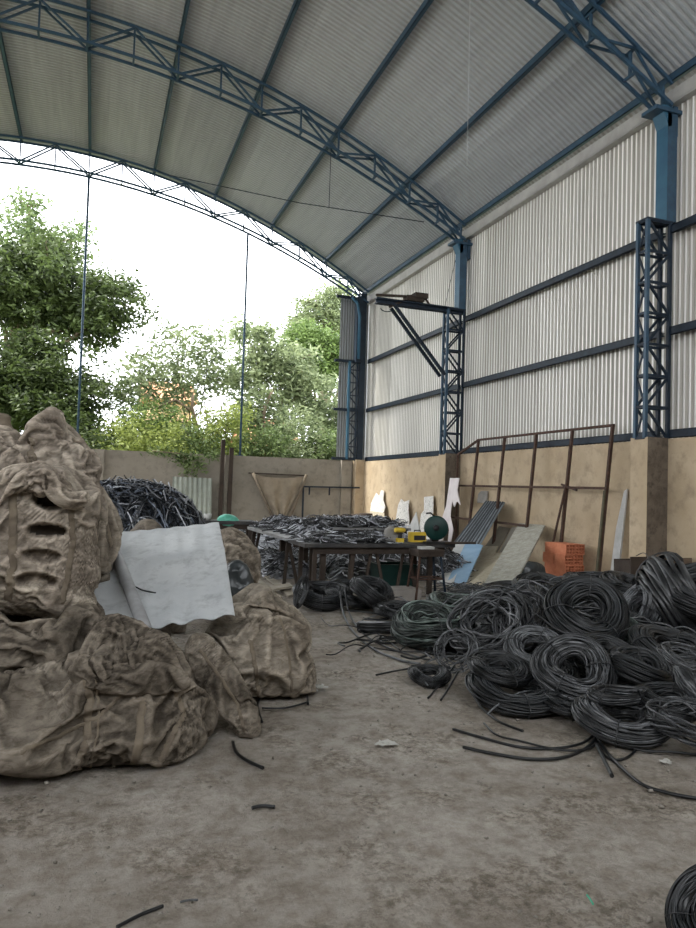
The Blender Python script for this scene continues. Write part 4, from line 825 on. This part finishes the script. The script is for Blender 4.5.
# wires arching over the heap
def arch(label, pts, r=.007, m=CABLES):
    P = [on(1, Y_, px, py) for px, py, Y_ in pts]; c = P[0].copy(); Q = []
    for i in range(len(P)-1):
        p0, p1, p2, p3 = P[max(0, i-1)], P[i], P[i+1], P[min(len(P)-1, i+2)]
        for s in np.linspace(0, 1, 8, endpoint=False): Q.append(.5*((2*p1)+(-p0+p2)*s+(2*p0-5*p1+4*p2-p3)*s*s+(-p0+3*p1-3*p2+p3)*s**3))
    b = MB(); b.tube([q-c for q in Q+[P[-1]]], r, 6); tag(b.build('cable_length', m, loc=c), label, 'cable', 'stray cables arching over the heap')
arch('pale stray wire arching in front of the wooden crate', [(634, 585, 6.6), (645, 573, 6.7), (660, 570, 6.8), (676, 571, 6.9)])
arch('pale stray wire looping up at the left end of the crate', [(636, 556, 7.7), (644, 553, 7.7), (650, 560, 7.6), (654, 572, 7.3)], .006)
arch('grey cable draped across the heap below the open ring', [(455, 660, 5.4), (490, 645, 5.5), (530, 642, 5.4), (560, 648, 5.1), (600, 655, 5.0)], .009)
arch('black cable draped over the low front coil', [(470, 672, 5.1), (500, 678, 4.9), (540, 690, 4.75), (590, 692, 4.4), (640, 700, 4.2)], .010, CABLE)
arch('black cable crossing the front of the heap at the right', [(610, 700, 4.1), (640, 712, 3.95), (670, 722, 3.9), (700, 735, 3.75)], .010, CABLE)

# ================================================================== WORK TABLES AND WHAT IS ON THEM
def table(label, x0, x1, y0, y1, z, top, legs, th=.05, tilt=0):
    t = thing('work_table', label, 'table', ((x0+x1)/2, (y0+y1)/2, 0)); cx, cy = (x0+x1)/2, (y0+y1)/2
    b = MB(); n = 3; w = (y1-y0)/n if (x1-x0) > (y1-y0) else (x1-x0)/n
    for i in range(n):
        if (x1-x0) > (y1-y0): b.box(x0-cx, x1-cx, y0-cy+i*w+.004, y0-cy+(i+1)*w-.004, z-th, z+.002*i)
        else: b.box(x0-cx+i*w+.004, x0-cx+(i+1)*w-.004, y0-cy, y1-cy, z-th, z+.002*i)
    b.build('tabletop', top, t)
    for (xa, ya, xb, yb, w) in legs:
        b = MB(); b.bar((xa-cx, ya-cy, 0), (xb-cx, yb-cy, z-th), w, w*.8, (0, 1, 0)); b.build('leg', WOODD, t)
    b = MB(); b.bar((x0-cx+.15, y0-cy+.08, z-th-.05), (x1-cx-.15, y0-cy+.08, z-th-.05), .04, .1); b.build('apron', WOODD, t)
    return t
TOPD = mat('dark_table_top', (.03, .03, .032), (.07, .065, .06), 4, .6, 0, .2)
table('dark work table running across in front of the scrap heap with the green saw', 2.82, 5.2, 9.45, 10.35, .77, TOPD,
      [(3.0, 9.55, 3.0, 9.55, .06), (3.14, 9.6, 3.14, 9.6, .08), (3.55, 9.6, 3.6, 9.6, .07), (3.75, 9.55, 3.9, 9.6, .04), (4.1, 9.55, 3.95, 9.6, .04), (4.3, 9.6, 4.42, 9.6, .04), (4.62, 9.6, 4.5, 9.6, .04), (4.85, 9.6, 4.85, 9.6, .07), (3.0, 10.25, 3.0, 10.25, .06), (4.9, 10.25, 4.9, 10.25, .07)])
table('long work table with a pale worn top reaching back along the left', 2.85, 3.75, 10.6, 13.5, .77, TABLE,
      [(2.9, 13.3, 2.95, 13.3, .07), (2.85, 13.0, 3.0, 13.05, .05), (3.5, 13.2, 3.5, 13.2, .12), (2.9, 10.8, 3.0, 11.0, .05), (3.12, 10.8, 3.0, 11.0, .05), (3.35, 10.8, 3.35, 10.8, .08), (3.6, 12.0, 3.6, 12, .08)])
table('low back table buried under scrap cable near the far corner', 4.3, 6.6, 14.0, 15.2, .74, TABLE, [(4.4, 14.1, 4.4, 14.1, .07), (6.5, 14.1, 6.5, 14.1, .07), (4.4, 15.1, 4.4, 15.1, .07), (6.5, 15.1, 6.5, 15.1, .07)])
table('narrow dark bench between the cable mound and the long table', 2.12, 3.2, 14.2, 14.7, .84, TOPD, [(2.2, 14.3, 2.2, 14.3, .08), (3.1, 14.3, 3.1, 14.3, .08), (2.2, 14.6, 2.2, 14.6, .08), (3.1, 14.6, 3.1, 14.6, .08)], .07)
tangle('scrap_heap', 'stripped scrap cable piled on the left end of the dark work table', 'scrap', poly_h([(2.95, 9.6), (4.3, 9.6), (4.3, 10.3), (2.95, 10.3)], .06, .12), (2.9, 4.4, 9.5, 10.4), 330, .4, .008, SCRAP, z0=.775, base=1, seed=8, bend=.4, lift=.05)
tangle('scrap_heap', 'stripped scrap cable piled along the long pale table', 'scrap', poly_h([(3.2, 10.7), (3.75, 10.7), (3.75, 13.4), (3.0, 13.4)], .16, .15), (2.9, 3.8, 10.6, 13.5), 450, .42, .009, SCRAP, z0=.775, base=1, seed=9, bend=.4, lift=.07)
tangle('scrap_heap', 'stripped scrap cable piled on the low back table', 'scrap', poly_h([(4.4, 14.1), (6.5, 14.1), (6.5, 15.1), (4.4, 15.1)], .12, .2), (4.3, 6.6, 14, 15.2), 450, .5, .011, SCRAP, z0=.745, base=1, seed=10, bend=.4, lift=.08)
tangle('scrap_heap', 'scrap cable between the far bench and the hung cloth', 'scrap', poly_h([(2.6, 16.0), (7.2, 16.0), (7.2, 19.5), (2.6, 19.5)], .5, .6), (2.5, 7.3, 15.9, 19.6), 800, .7, .014, SCRAP, base=1, seed=11, bend=.4, lift=.1)
YEL = mat('yellow_plastic', (.55, .38, .03), (.65, .47, .06), 5, .5, 0, .03); BLK = mat('black_plastic', (.015, .015, .016), (.03, .03, .03), 5, .5, 0, .03)
GRN = mat('dark_green_paint', (.004, .024, .02), (.008, .036, .03), 5, .45, 0, .03); WHT = mat('off_white_plastic', (.5, .5, .47), (.4, .4, .38), 4, .6, 0, .05)
p = on(1, 9.62, 417, 541); t = thing('tool_case', 'yellow and black tool case standing on the table left of the green saw', 'case', (p.x, 9.62, .79))
b = MB(); b.box(-.13, .13, -.05, .05, 0, .15); b.build('case_body', YEL, t); b = MB(); b.box(-.075, .115, -.056, -.048, .03, .10); b.build('front_panel', BLK, t); b = MB(); b.tube([(-.05, 0, .15), (-.05, 0, .175), (.05, 0, .175), (.05, 0, .15)], .008, 6); b.build('handle', BLK, t)
p = on(1, 9.55, 400, 541); t = thing('power_tool', 'upright yellow and black power tool on the table left of the tool case', 'tool', (p.x, 9.55, .79))
b = MB(); b.box(-.05, .05, -.04, .04, 0, .06); b.build('battery', YEL, t); b = MB(); b.bar((0, 0, .06), (.01, 0, .15), .04, .05, (0, 1, 0)); b.build('handle', BLK, t)
b = MB(); b.lathe([(.0, -.09), (.03, -.09), (.038, -.07), (.038, .05), (.02, .08), (.0, .08)], 14, 0, Matrix.Translation((0, 0, .18)) @ Matrix.Rotation(pi/2, 4, 'Y')); b.build('motor_body', YEL, t); b = MB(); b.tube([(.07, 0, .18), (.13, 0, .18)], .012, 8); b.build('chuck', BLK, t)
p = on(1, 9.6, 390, 541); t = lump('cloth_bundle', [(386, 540), (386, 530), (393, 527), (398, 532), (398, 541), (392, 544)], 9.7, .06, mat('grey_cloth', (.2, .19, .17), (.28, .27, .25), 4, .95), 22, amp=.01, fine=.006, n=60, rows=30); tag(t[0], 'small grey bundle behind the upright yellow tool', 'bundle')
# cut-off saw
p = on(1, 9.5, 437, 528); t = thing('cutoff_saw', 'cut off saw with a round dark green guard at the right end of the table', 'saw', (p.x, 9.55, .775)); r_ = .185
Mx = Matrix.Translation((0, -.02, p.z-.775)) @ Matrix.Rotation(radians(-25), 4, 'Z') @ Matrix.Rotation(pi/2, 4, 'X')
b = MB(); b.lathe([(0, -.035), (r_*.3, -.04), (r_*.92, -.035), (r_, -.02), (r_, .02), (r_*.92, .035), (0, .035)], 36, 0, Mx); b.build('guard', GRN, t)
b = MB(); b.lathe([(0, .035), (.045, .035), (.045, .06), (0, .06)], 16, 0, Mx); b.build('hub', BLK, t)
b = MB(); b.lathe([(0, .0), (.06, 0), (.07, .03), (.07, .17), (.05, .2), (0, .2)], 18, 0, Matrix.Translation((.04, .05, .2)) @ Matrix.Rotation(-pi/2, 4, 'X')); b.build('motor', BLK, t)
b = MB(); b.box(-.2, .24, -.12, .18, 0, .03); b.box(-.04, .08, .04, .1, .03, .2); b.build('base', BLK, t)
b = MB(); b.tube([(-.02, 0, .4), (-.09, 0, .46), (-.16, 0, .45)], .014, 8); b.build('handle', BLK, t)
b = MB(); b.bar((.1, -.05, .0), (.62, -.05, .0), .1, .03); tag(b.build('wooden_plank', WOODD, loc=(p.x, 9.5, .79)), 'short dark plank sticking out right below the green saw', 'plank')
# stool
p = on(2, .72, 427, 549); t = thing('stool', 'dark steel stool with splayed legs in front of the saw', 'stool', (p.x, p.y, 0))
b = MB(); b.box(-.21, .21, -.15, .15, .68, .72); b.box(-.2, .2, -.14, .14, .62, .68); b.build('seat', WOODD, t)
for sx in (-1, 1):
    for sy in (-1, 1): b = MB(); b.tube([(sx*.16, sy*.11, .68), (sx*.24, sy*.17, 0)], .019, 8); b.build('leg', RUST if sx < 0 else STEELD, t)
b = MB()
for z, k in ((.3, .2),):
    for (xa, ya, xb, yb) in ((-1, -1, 1, -1), (-1, 1, 1, 1), (-1, -1, -1, 1), (1, -1, 1, 1)): b.bar((xa*.205, ya*.14, z), (xb*.205, yb*.14, z), .02)
b.build('rung', RUST, t)
b = MB(); b.box(-.13, .08, -.08, .06, 0, .035); tag(b.build('machine_part', WHT, loc=(p.x, p.y, .722)), 'small pale block lying on the stool', 'block')
# crate and boxes under the table
p = on(1, 10.3, 387, 590); t = thing('crate', 'dark green crate standing under the table right of the black coils', 'crate', (p.x, 10.1, 0))
b = MB(); w, d, h = .30, .2, .42
for a_ in ((-w, w, -d, -d+.02), (-w, w, d-.02, d), (-w, -w+.02, -d, d), (w-.02, w, -d, d)): b.box(a_[0], a_[1], a_[2], a_[3], .0, h)
b.box(-w, w, -d, d, 0, .02); b.box(-w-.015, w+.015, -d-.015, -d+.005, h-.05, h); b.build('crate_body', GRN, t)
p = on(2, .12, 372, 592); s_ = lump('red_bag', [(367, 598), (367, 590), (371, 585), (377, 588), (380, 596), (376, 602), (369, 602)], p.y, .07, mat('red_plastic', (.5, .05, .05), (.35, .03, .04), 4, .5), 23, amp=.01, fine=.005, n=60, rows=30); tag(s_[0], 'small red plastic bag on the floor under the table', 'bag')
b = MB(); p = on(2, .02, 392, 600); b.box(-.35, .35, -.2, .2, 0, .16); tag(b.build('cardboard_box', mat('grey_cardboard', (.3, .28, .25), (.22, .2, .18), 4), loc=(p.x+.1, 9.25, 0)), 'low grey box on the floor behind the stool legs', 'box')
# cup and green bag on the bench
p = on(1, 14.4, 207, 518); b = MB(); b.lathe([(0, 0), (.07, 0), (.085, .13), (.075, .13), (.06, .02), (0, .02)], 16); tag(b.build('plastic_tub', WHT, loc=(2.22, 14.4, .845)), 'white tub on the dark bench beside the green plastic bag', 'tub')
TEAL = mat('mint_plastic', (.1, .42, .30), (.16, .55, .42), 4, .4, 0, .1)
s_ = lump('plastic_bag', [(218, 525), (219, 519), (225, 515), (233, 516), (238, 521), (237, 526), (228, 527)], 14.4, .13, TEAL, 24, amp=.02, fine=.01, n=70, rows=30); tag(s_[0], 'mint green plastic bag on the dark bench', 'bag')

# ================================================================== THINGS LEANING ON THE RIGHT WALL
def qpanel(name, label, cat, c, m, th=.02, corr=0, amp=.012, group=None, n=80, groove=None):
    """rectangular sheet through four world corners TL, TR, BR, BL"""
    TL, TR, BR, BL = [np.array(q) for q in c]; nu = n if corr else 2; u = np.linspace(0, 1, nu)[:, None, None]; v = np.array((0, 1.))[None, :, None]
    G = (TL*(1-u)+TR*u)*(1-v)+(BL*(1-u)+BR*u)*v; nn = np.cross(TR-TL, BL-TL); nn /= np.linalg.norm(nn); nn = -nn if nn[0] > 0 else nn
    if corr: G = G+nn*(amp*np.sin(u*2*pi*corr))
    G2 = G-nn*th; N_ = nu*2; c0 = G.reshape(-1, 3).mean(0); c0[2] = G[:, :, 2].min()
    f = gridf(nu, 2); ed = [(0, 1, N_+1, N_), (N_-1, N_-2, 2*N_-2, 2*N_-1)]+[x for i in range(nu-1) for x in (((i+1)*2, i*2, N_+i*2, N_+(i+1)*2), (i*2+1, (i+1)*2+1, N_+(i+1)*2+1, N_+i*2+1))]
    V = np.vstack([G.reshape(-1, 3), G2.reshape(-1, 3)])-c0
    o = npmesh(name, V, np.vstack([f, f[:, ::-1]+N_, np.array(ed)]), m if not groove else [m, groove], smooth=False, loc=Vector(c0))
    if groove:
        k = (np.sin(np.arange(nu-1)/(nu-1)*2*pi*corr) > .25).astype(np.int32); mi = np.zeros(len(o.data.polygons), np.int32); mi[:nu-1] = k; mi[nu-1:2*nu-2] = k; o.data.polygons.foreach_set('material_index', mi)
    return tag(o, label, cat, group)
def X_(x, px, py): return on(0, x, px, py)
def Z_(z, px, py): return on(2, z, px, py)
LGRP = 'boards and sheets leaning on the right wall'
ZINC = mat('weathered_zinc', (.16, .18, .19), (.28, .31, .33), 4, .5, .4, .05)
BLUEP = mat('pale_blue_board', (.20, .33, .47), (.28, .42, .56), 2, .7, 0, .1)
STONE = mat('mottled_stone_board', (.30, .29, .24), (.44, .43, .37), 9, .9, 0, .4, 40, c3=(.22, .22, .19))
BEIGE = mat('beige_board', (.42, .37, .27), (.52, .47, .36), 4, .9, 0, .2, c3=(.3, .25, .17)); PALEB = mat('pale_board', (.55, .55, .53), (.42, .42, .4), 4, .9, 0, .2)
PINK = mat('pinkish_white_board', (.62, .56, .55), (.72, .67, .65), 4, .8, 0, .1); FLAKY = mat('flaky_white_board', (.62, .60, .55), (.72, .70, .66), 7, .9, 0, .2, c3=(.12, .11, .1))
qpanel('corrugated_sheet', 'weathered zinc corrugated sheet leaning above the pale blue board', 'sheet', (X_(8.12, 486, 501), X_(8.12, 505, 502), X_(7.3, 479, 547), X_(7.3, 452, 545)), ZINC, .006, 8, .02, LGRP, groove=mat('zinc_rib_shade', (.035, .04, .045), (.07, .075, .08), 6, .6))  # shading of the corrugation painted on as dark stripes
qpanel('leaning_board', 'pale grey board leaning left of the pale blue board', 'board', (X_(7.32, 456, 543), X_(7.32, 468, 544), Z_(.02, 452, 586), Z_(.02, 437, 582)), PALEB, .02, group=LGRP)
qpanel('leaning_board', 'pale blue board leaning below the zinc corrugated sheet', 'board', (X_(7.25, 466, 542), X_(7.25, 483, 545), Z_(.02, 464, 587), Z_(.02, 446, 584)), BLUEP, .02, group=LGRP)
qpanel('leaning_board', 'grey brown board leaning in the gap right of the zinc sheet', 'board', (X_(8.2, 499, 526), X_(8.2, 510, 528), X_(7.8, 497, 552), X_(7.8, 483, 549)), mat('grey_brown_board', (.2, .18, .14), (.28, .25, .2), 4), .02, group=LGRP)
qpanel('leaning_board', 'narrow grey strip of board leaning beside the mottled stone board', 'board', (X_(8.2, 512, 527), X_(8.2, 521, 527), X_(7.85, 510, 552), X_(7.85, 499, 552)), mat('grey_strip_board', (.26, .24, .2), (.33, .3, .26), 4), .02, group=LGRP)
qpanel('leaning_board', 'yellowish beige board lying crosswise behind the mottled stone board', 'board', (X_(7.75, 478, 555), X_(7.75, 504, 552), Z_(.03, 486, 594), Z_(.03, 462, 588)), BEIGE, .02, group=LGRP)
qpanel('leaning_board', 'tan board scrap leaning just right of the zinc sheet foot', 'board', (X_(7.8, 484, 546), X_(7.8, 498, 546), X_(7.5, 492, 560), X_(7.5, 478, 560)), BEIGE, .015, group=LGRP)
qpanel('leaning_board', 'long mottled stone board leaning left of the brick stack', 'board', (X_(8.12, 519, 523), X_(8.12, 545, 525), Z_(.03, 506, 600), Z_(.03, 478, 594)), STONE, .03, group=LGRP)
def ppoly(name, label, cat, pts, xf, m, th=.02, group=None):
    P = []
    for q in pts:
        w = on(0, 8.2, *q); w = on(0, xf(w.z), *q); P.append(w)
    c = sum(P, Vector())/len(P); c.z = min(p.z for p in P); b = MB(); n = len(P)
    b.v = [tuple(p-c) for p in P]+[tuple(p-c+Vector((th, 0, 0))) for p in P]; b.f = [tuple(range(n)), tuple(range(2*n-1, n-1, -1))]+[(i, n+i, n+(i+1) % n, (i+1) % n) for i in range(n)]; b.m = [0]*len(b.f); b.sm = [False]*len(b.f)
    return tag(b.build(name, m, loc=c), label, cat, group)
lean = lambda z: 8.26-.22*max(0, (1.7-z))/1.7
FG = 'torn light boards along the far part of the right wall'
ppoly('torn_board', 'beige board leaning at the far right wall below a flaky white piece', 'board', [(363, 532), (366, 522), (371, 511), (384, 513), (385, 532), (383, 545), (362, 545)], lambda z: lean(z)-.03, BEIGE, group=FG)
ppoly('torn_board', 'flaky white board with black patches, farthest along the right wall', 'board', [(370, 514), (371, 503), (373, 499), (376, 493), (379, 496), (381, 490), (384, 491), (383, 500), (385, 507), (383, 514)], lean, FLAKY, group=FG)
ppoly('torn_board', 'white board with a dark edge in the middle of the far right wall', 'board', [(395, 545), (396, 518), (398, 505), (401, 499), (404, 502), (409, 500), (408, 510), (409, 520), (407, 545)], lean, FLAKY, group=FG)
ppoly('torn_board', 'small pale triangular board scrap between two white boards', 'board', [(405, 545), (408, 528), (416, 512), (419, 528), (419, 545)], lambda z: lean(z)-.03, PALEB, group=FG)
ppoly('torn_board', 'white board with broken top just left of the middle pillar', 'board', [(417, 545), (419, 528), (421, 514), (424, 510), (424, 497), (433, 496), (433, 512), (431, 528), (430, 545)], lean, FLAKY, group=FG)
ppoly('torn_board', 'pinkish white jagged board standing against the middle pillar', 'board', [(450, 478), (459, 478), (457, 490), (460, 505), (457, 501), (454, 507), (452, 500), (450, 516), (453, 530), (450, 545), (447, 548), (449, 530), (447, 521), (441, 545), (438, 545), (442, 518), (446, 506), (448, 492)], lambda z: 7.87-.12*max(0, 1.9-z)/1.9, PINK, group=FG)
ppoly('concrete_chunk', 'small grey slab propped on the wall above the zinc sheet', 'slab', [(477, 503), (478, 494), (481, 491), (487, 491), (486, 503)], lambda z: 8.24, mat('grey_slab', (.22, .21, .19), (.32, .3, .27), 6), .04)
ppoly('leaning_strip', 'tall tapering white strip leaning left of the stained pillar', 'strip', [(608, 590), (616, 590), (623, 528), (627, 489), (624, 491), (616, 528)], lambda z: 8.26-.25*max(0, 1.8-z)/1.8, PALEB, .03)
# rusty rack frame
t = thing('rack_frame', 'tall rusty steel rack frame leaning on the right wall behind the bricks', 'frame', (8.0, 12.1, 0))
def fx(z): return 7.88+.27*z/2.76-8.0
ups = [9.5, 10.55, 11.65, 12.78, 13.85]
for i, y in enumerate(ups):
    b = MB(); b.bar((fx(0), y-12.1, 0), (fx(2.76), y-12.1, 2.76), .05, .05, (0, 1, 0)); b.build('upright', RUST, t)
b = MB(); b.bar((fx(2.45), 14.75-12.1, 2.45-2.4), (fx(2.45), 14.75-12.1, 2.45), .04, .04, (0, 1, 0)); b.build('upright', RUST, t)
for (ya, za, yb, zb) in ((9.47, 2.76, 13.87, 2.76), (13.85, 2.76, 14.77, 2.45), (9.5, 1.7, 14.75, 1.72), (11.65, .95, 14.75, .97)):
    b = MB(); b.bar((fx(za), ya-12.1, za), (fx(zb), yb-12.1, zb), .045, .045, (1, 0, 0)); b.build('crossbar', RUST, t)
b = MB(); b.bar((fx(0)-.06, 10.75-12.1, .3), (fx(1.8)-.05, 10.5-12.1, 1.8), .03, .03, (0, 1, 0)); b.build('brace', RUST, t)
b = MB(); b.bar((fx(1.75)-.06, 10.2-12.1, 1.66), (fx(1.75)-.04, 10.65-12.1, 1.76), .035, .035, (1, 0, 0)); b.build('clamp', RUST, t)
b = MB(); b.bar((fx(0)-.03, 9.5-12.1, 0), (fx(1.7)-.03, 9.5-12.1, 1.66), .045, .045, (0, 1, 0)); b.build('sleeve', OLIVE, t)
# brick stack: every hollow brick is a thing
def brick_mesh():
    b = MB(); w, l, h, t_ = .19, .29, .178, .011
    for x in (0, w/3-.002, 2*w/3-.004, w-t_): b.box(x, x+t_, 0, l, 0, h)
    for z in (0, h/3-.004, 2*h/3-.008, h-t_): b.box(t_, w-t_, .001, l-.001, z, z+t_)
    for k in range(5): b.box(-.003, .001, .0, l, .015+k*.03, .03+k*.03)
    o = b.build('hollow_brick', BRICK); return o
bm = brick_mesh(); lv = ['bottom', 'second', 'third', 'top']; first = True
for c_ in range(4):
    for i in range(2):
        for j in range(2):
            o = bm if first else bm.copy()
            if not first: COL.objects.link(o)
            first = False; jx = random.uniform(-.012, .012); o.location = (7.66+i*.198+jx, 10.06+j*.3+random.uniform(-.015, .015)-(.03 if c_ % 2 else 0), .001+c_*.181)
            o.rotation_euler.z = random.uniform(-.02, .02)
            tag(o, f'orange hollow clay brick, {lv[c_]} course of the stack, {"right" if i else "left"} brick {"at the back" if j else "in front"}', 'brick', 'hollow bricks stacked by the wall')
# wooden crate behind the heap
t = thing('wooden_crate', 'old wooden crate with a dark end panel behind the heap at the pillar foot', 'crate', (7.7, 8.1, 0))
b = MB(); b.box(-.53, -.1, -.16, -.13, 0, .72); b.build('end_panel', WOODD, t)
b = MB(); b.box(-.1, .42, -.15, -.12, 0, .70); b.box(.42, .58, -.16, -.13, 0, .7); b.build('front_panel', WOOD, t)
b = MB(); b.box(-.53, .58, .16, .19, 0, .66); b.box(-.53, -.5, -.13, .16, 0, .66); b.box(.55, .58, -.13, .16, 0, .66); b.build('side_panel', WOODD, t)

# ================================================================== THINGS AT THE BACK WALL
a = (2.2, 21.25, 1.77)
qpanel('ribbed_sheet', 'greenish grey ribbed metal panel leaning on the back wall', 'panel', ((2.22, 21.4, 1.78), (3.38, 21.4, 1.76), (3.38, 21.15, .0), (2.2, 21.15, .0)), mat('greenish_grey_metal', (.27, .3, .26), (.36, .39, .34), 3, .6), .01, 8, .02)
for x, z, lab in ((3.66, 2.95, 'taller of the two dark wooden posts on the back wall'), (3.92, 2.72, 'shorter of the two dark wooden posts on the back wall')):
    b = MB(); b.bar((0, 0, 0), (0.02, 0, z), .12, .10, (0, 1, 0)); tag(b.build('wooden_post', WOODD, loc=(x, 21.35, 0)), lab, 'post', 'wooden posts against the back wall')
CLOTH = mat('ochre_net_cloth', (.23, .19, .14), (.33, .28, .21), 3, .95, 0, .3, 60)
nu, nv = 60, 40; u = np.linspace(0, 1, nu)[:, None]; v = np.linspace(0, 1, nv)[None, :]; xl = 4.68+.75*v; xr = 6.28-.62*v; Xc = xl+(xr-xl)*u; Zc = 1.92-1.35*v-.07*np.sin(pi*u)*(1-v)+0*u; Yc = 21.3+.05*np.sin(u*14+v*2)*(.4+v)-.05*v
t = thing('hung_cloth', 'ochre cloth hung in a triangle from a line on the back wall', 'cloth', (5.5, 21.3, 0)); npmesh('cloth', np.stack([Xc.ravel()-5.5, Yc.ravel()-21.3, Zc.ravel()], 1), gridf(nu, nv), CLOTH, t)
for xa, xb in ((4.62, 5.35), (6.34, 5.75)):
    b = MB(); b.tube([(xa-5.5, .02, 1.98), ((xa+xb)/2-5.5, -.06, 1.2), (xb-5.5, -.1, .45)], .045, 7); b.build('rolled_edge', BAGL, t)
b = MB(); b.bar((4.5-5.5, .08, 1.97), (6.4-5.5, .08, 1.95), .04); b.build('rail', WOODD, t)
t = thing('metal_rail_stand', 'thin dark metal rail on a leg right of the hung cloth', 'rail', (6.3, 21.3, 0)); b = MB(); b.bar((-.05, 0, 1.6), (1.85, 0, 1.62), .05); b.build('rail', STEELD, t); b = MB(); b.bar((-.05, 0, 0), (-.05, 0, 1.6), .045); b.build('leg', STEELD, t)
for dx in (.15, .82): b = MB(); b.bar((dx, 0, 1.6), (dx, 0, 1.35), .04); b.build('hook', STEELD, t)
for i, (px, py, w, lab) in enumerate([(338, 526, .9, 'dark flat slab resting on scrap near the far corner'), (350, 521, 1.1, 'long dark plank slanting up from the scrap near the far corner')]):
    p = on(1, 17.5, px, py); b = MB(); b.box(-w/2, w/2, -.25, .25, 0, .07 if i else .14, 0, Matrix.Rotation(-.12*i, 4, 'Y')); tag(b.build('stacked_plank', WOODD if i == 0 else WOOD, loc=(p.x, 17.5, .58 if i == 0 else .8)), lab, 'plank')
# pale planks on the floor left of the tables
for i, (c_, lab) in enumerate([(((262, 574), (268, 573), (296, 592), (288, 594)), 'pale plank on the floor nearest the table legs'), (((250, 577), (257, 575), (282, 595), (274, 597)), 'pale plank on the floor beside the small beige bag'), (((255, 588), (290, 583), (292, 586), (256, 592)), 'pale plank lying crosswise over two others')]):
    z = .05 if i < 2 else .09; P = [on(2, z, *q) for q in c_]; c0 = sum(P, Vector())/4; c0.z = 0 if i < 2 else .055; b = MB(); lo = [p-Vector((0, 0, .03))-c0 for p in P]; hi = [p-c0 for p in P]; b.hexa(lo+hi); o = b.build('floor_plank', WOODP, loc=c0); tag(o, lab, 'plank', 'pale planks on the floor'); 
    if i < 2: o.location.z = -.02
# litter
PAP = mat('dirty_paper', (.55, .54, .5), (.42, .41, .38), 6, .9)
for px, py, s, lab in ((385, 745, .05, 'small crumpled white scrap in the middle of the floor'), (320, 688, .05, 'white crumpled scrap right of the tan bag'), (314, 691, .03, 'tiny white scrap at the foot of the tan bag'), (666, 762, .03, 'small pale paper scrap in front of the heap')):
    p = on(2, .01, px, py); g_ = np.random.default_rng(int(px)); n_ = 9; A, B = np.meshgrid(np.linspace(-1, 1, n_), np.linspace(-1, 1, n_), indexing='ij'); q = np.stack([A.ravel()*s, B.ravel()*s*.7, 0*A.ravel()], 1); q[:, 2] = .4*s*(1+pn(q*40+px))+.002; q[:, :2] += s*.25*g_.normal(size=(81, 2))
    tag(npmesh('paper_scrap', q, gridf(n_, n_), PAP, smooth=False, loc=(p.x, p.y, .0)), lab, 'litter', 'scraps of litter on the floor')
# crumbs of mortar on the floor: too many to count
g_ = np.random.default_rng(5); V = []; Fq = []; base = np.array([(x, y, z) for x in (-1, 1) for y in (-1, 1) for z in (-1, 1)], float); cf = np.array([(0, 1, 3, 2), (4, 6, 7, 5), (0, 4, 5, 1), (2, 3, 7, 6), (0, 2, 6, 4), (1, 5, 7, 3)])
for i in range(1500):
    x, y = g_.uniform(-.4, 3.4), g_.uniform(1.9, 8); 
    if pn(np.array([[x*1.3+4, y*1.3, 0.]]))[0] < -.05 and g_.random() < .75: continue
    s = g_.uniform(.0015, .006)*(1 if g_.random() < .95 else 1.7); R_ = Matrix.Rotation(g_.random()*6, 3, 'Z') @ Matrix.Rotation(g_.random(), 3, 'X'); q = (base*(1+.3*g_.normal(size=(8, 3)))*s*np.array((1.3, 1, .7)))@np.array(R_); V.append(q+np.array((x-1.5, y-5, s*.5))); Fq.append(cf+8*len(Fq))
tag(npmesh('mortar_crumbs', np.concatenate(V), np.concatenate(Fq), mat('mortar_crumb', (.22, .2, .17), (.36, .33, .29), 6, 1), smooth=True, loc=(1.5, 5, 0)), 'small crumbs of mortar and dirt scattered over the floor', 'rubble', kind='stuff')

# ================================================================== LIGHT, SKY, CAMERA
w = bpy.data.worlds.new('sky'); SC.world = w; w.use_nodes = True; nt = w.node_tree; L = nt.links.new; bg = nt.nodes['Background']
tc = nd(nt, 'ShaderNodeTexCoord'); sp = nd(nt, 'ShaderNodeSeparateXYZ'); L(tc.outputs['Generated'], sp.inputs[0])
r = nd(nt, 'ShaderNodeValToRGB'); r.color_ramp.elements[0].position = 0; r.color_ramp.elements[0].color = (.93, .95, 1, 1); r.color_ramp.elements[1].position = .6; r.color_ramp.elements[1].color = (.93, .96, 1, 1)
L(sp.outputs['Z'], r.inputs[0]); L(r.outputs[0], bg.inputs[0]); bg.inputs[1].default_value = 2.3
sun = bpy.data.lights.new('sun', 'SUN'); sun.energy = 3.0; sun.angle = radians(12); sun.color = (1, .96, .88); so = bpy.data.objects.new('sun', sun); COL.objects.link(so)
so.rotation_euler = Vector((-.55, .25, .8)).to_track_quat('Z', 'Y').to_euler()
cam = bpy.data.cameras.new('camera'); co = bpy.data.objects.new('camera', cam); COL.objects.link(co); SC.camera = co
cam.sensor_fit = 'HORIZONTAL'; cam.sensor_width = 36; cam.lens = 36*F/696; cam.clip_end = 500; cam.clip_start = .05
M = Matrix((rt, up, -fw)).transposed().to_4x4(); M.translation = (0, 0, EYE); co.matrix_world = M
SC.view_settings.view_transform = 'Standard'; SC.view_settings.look = 'None'; SC.view_settings.exposure = 1.1
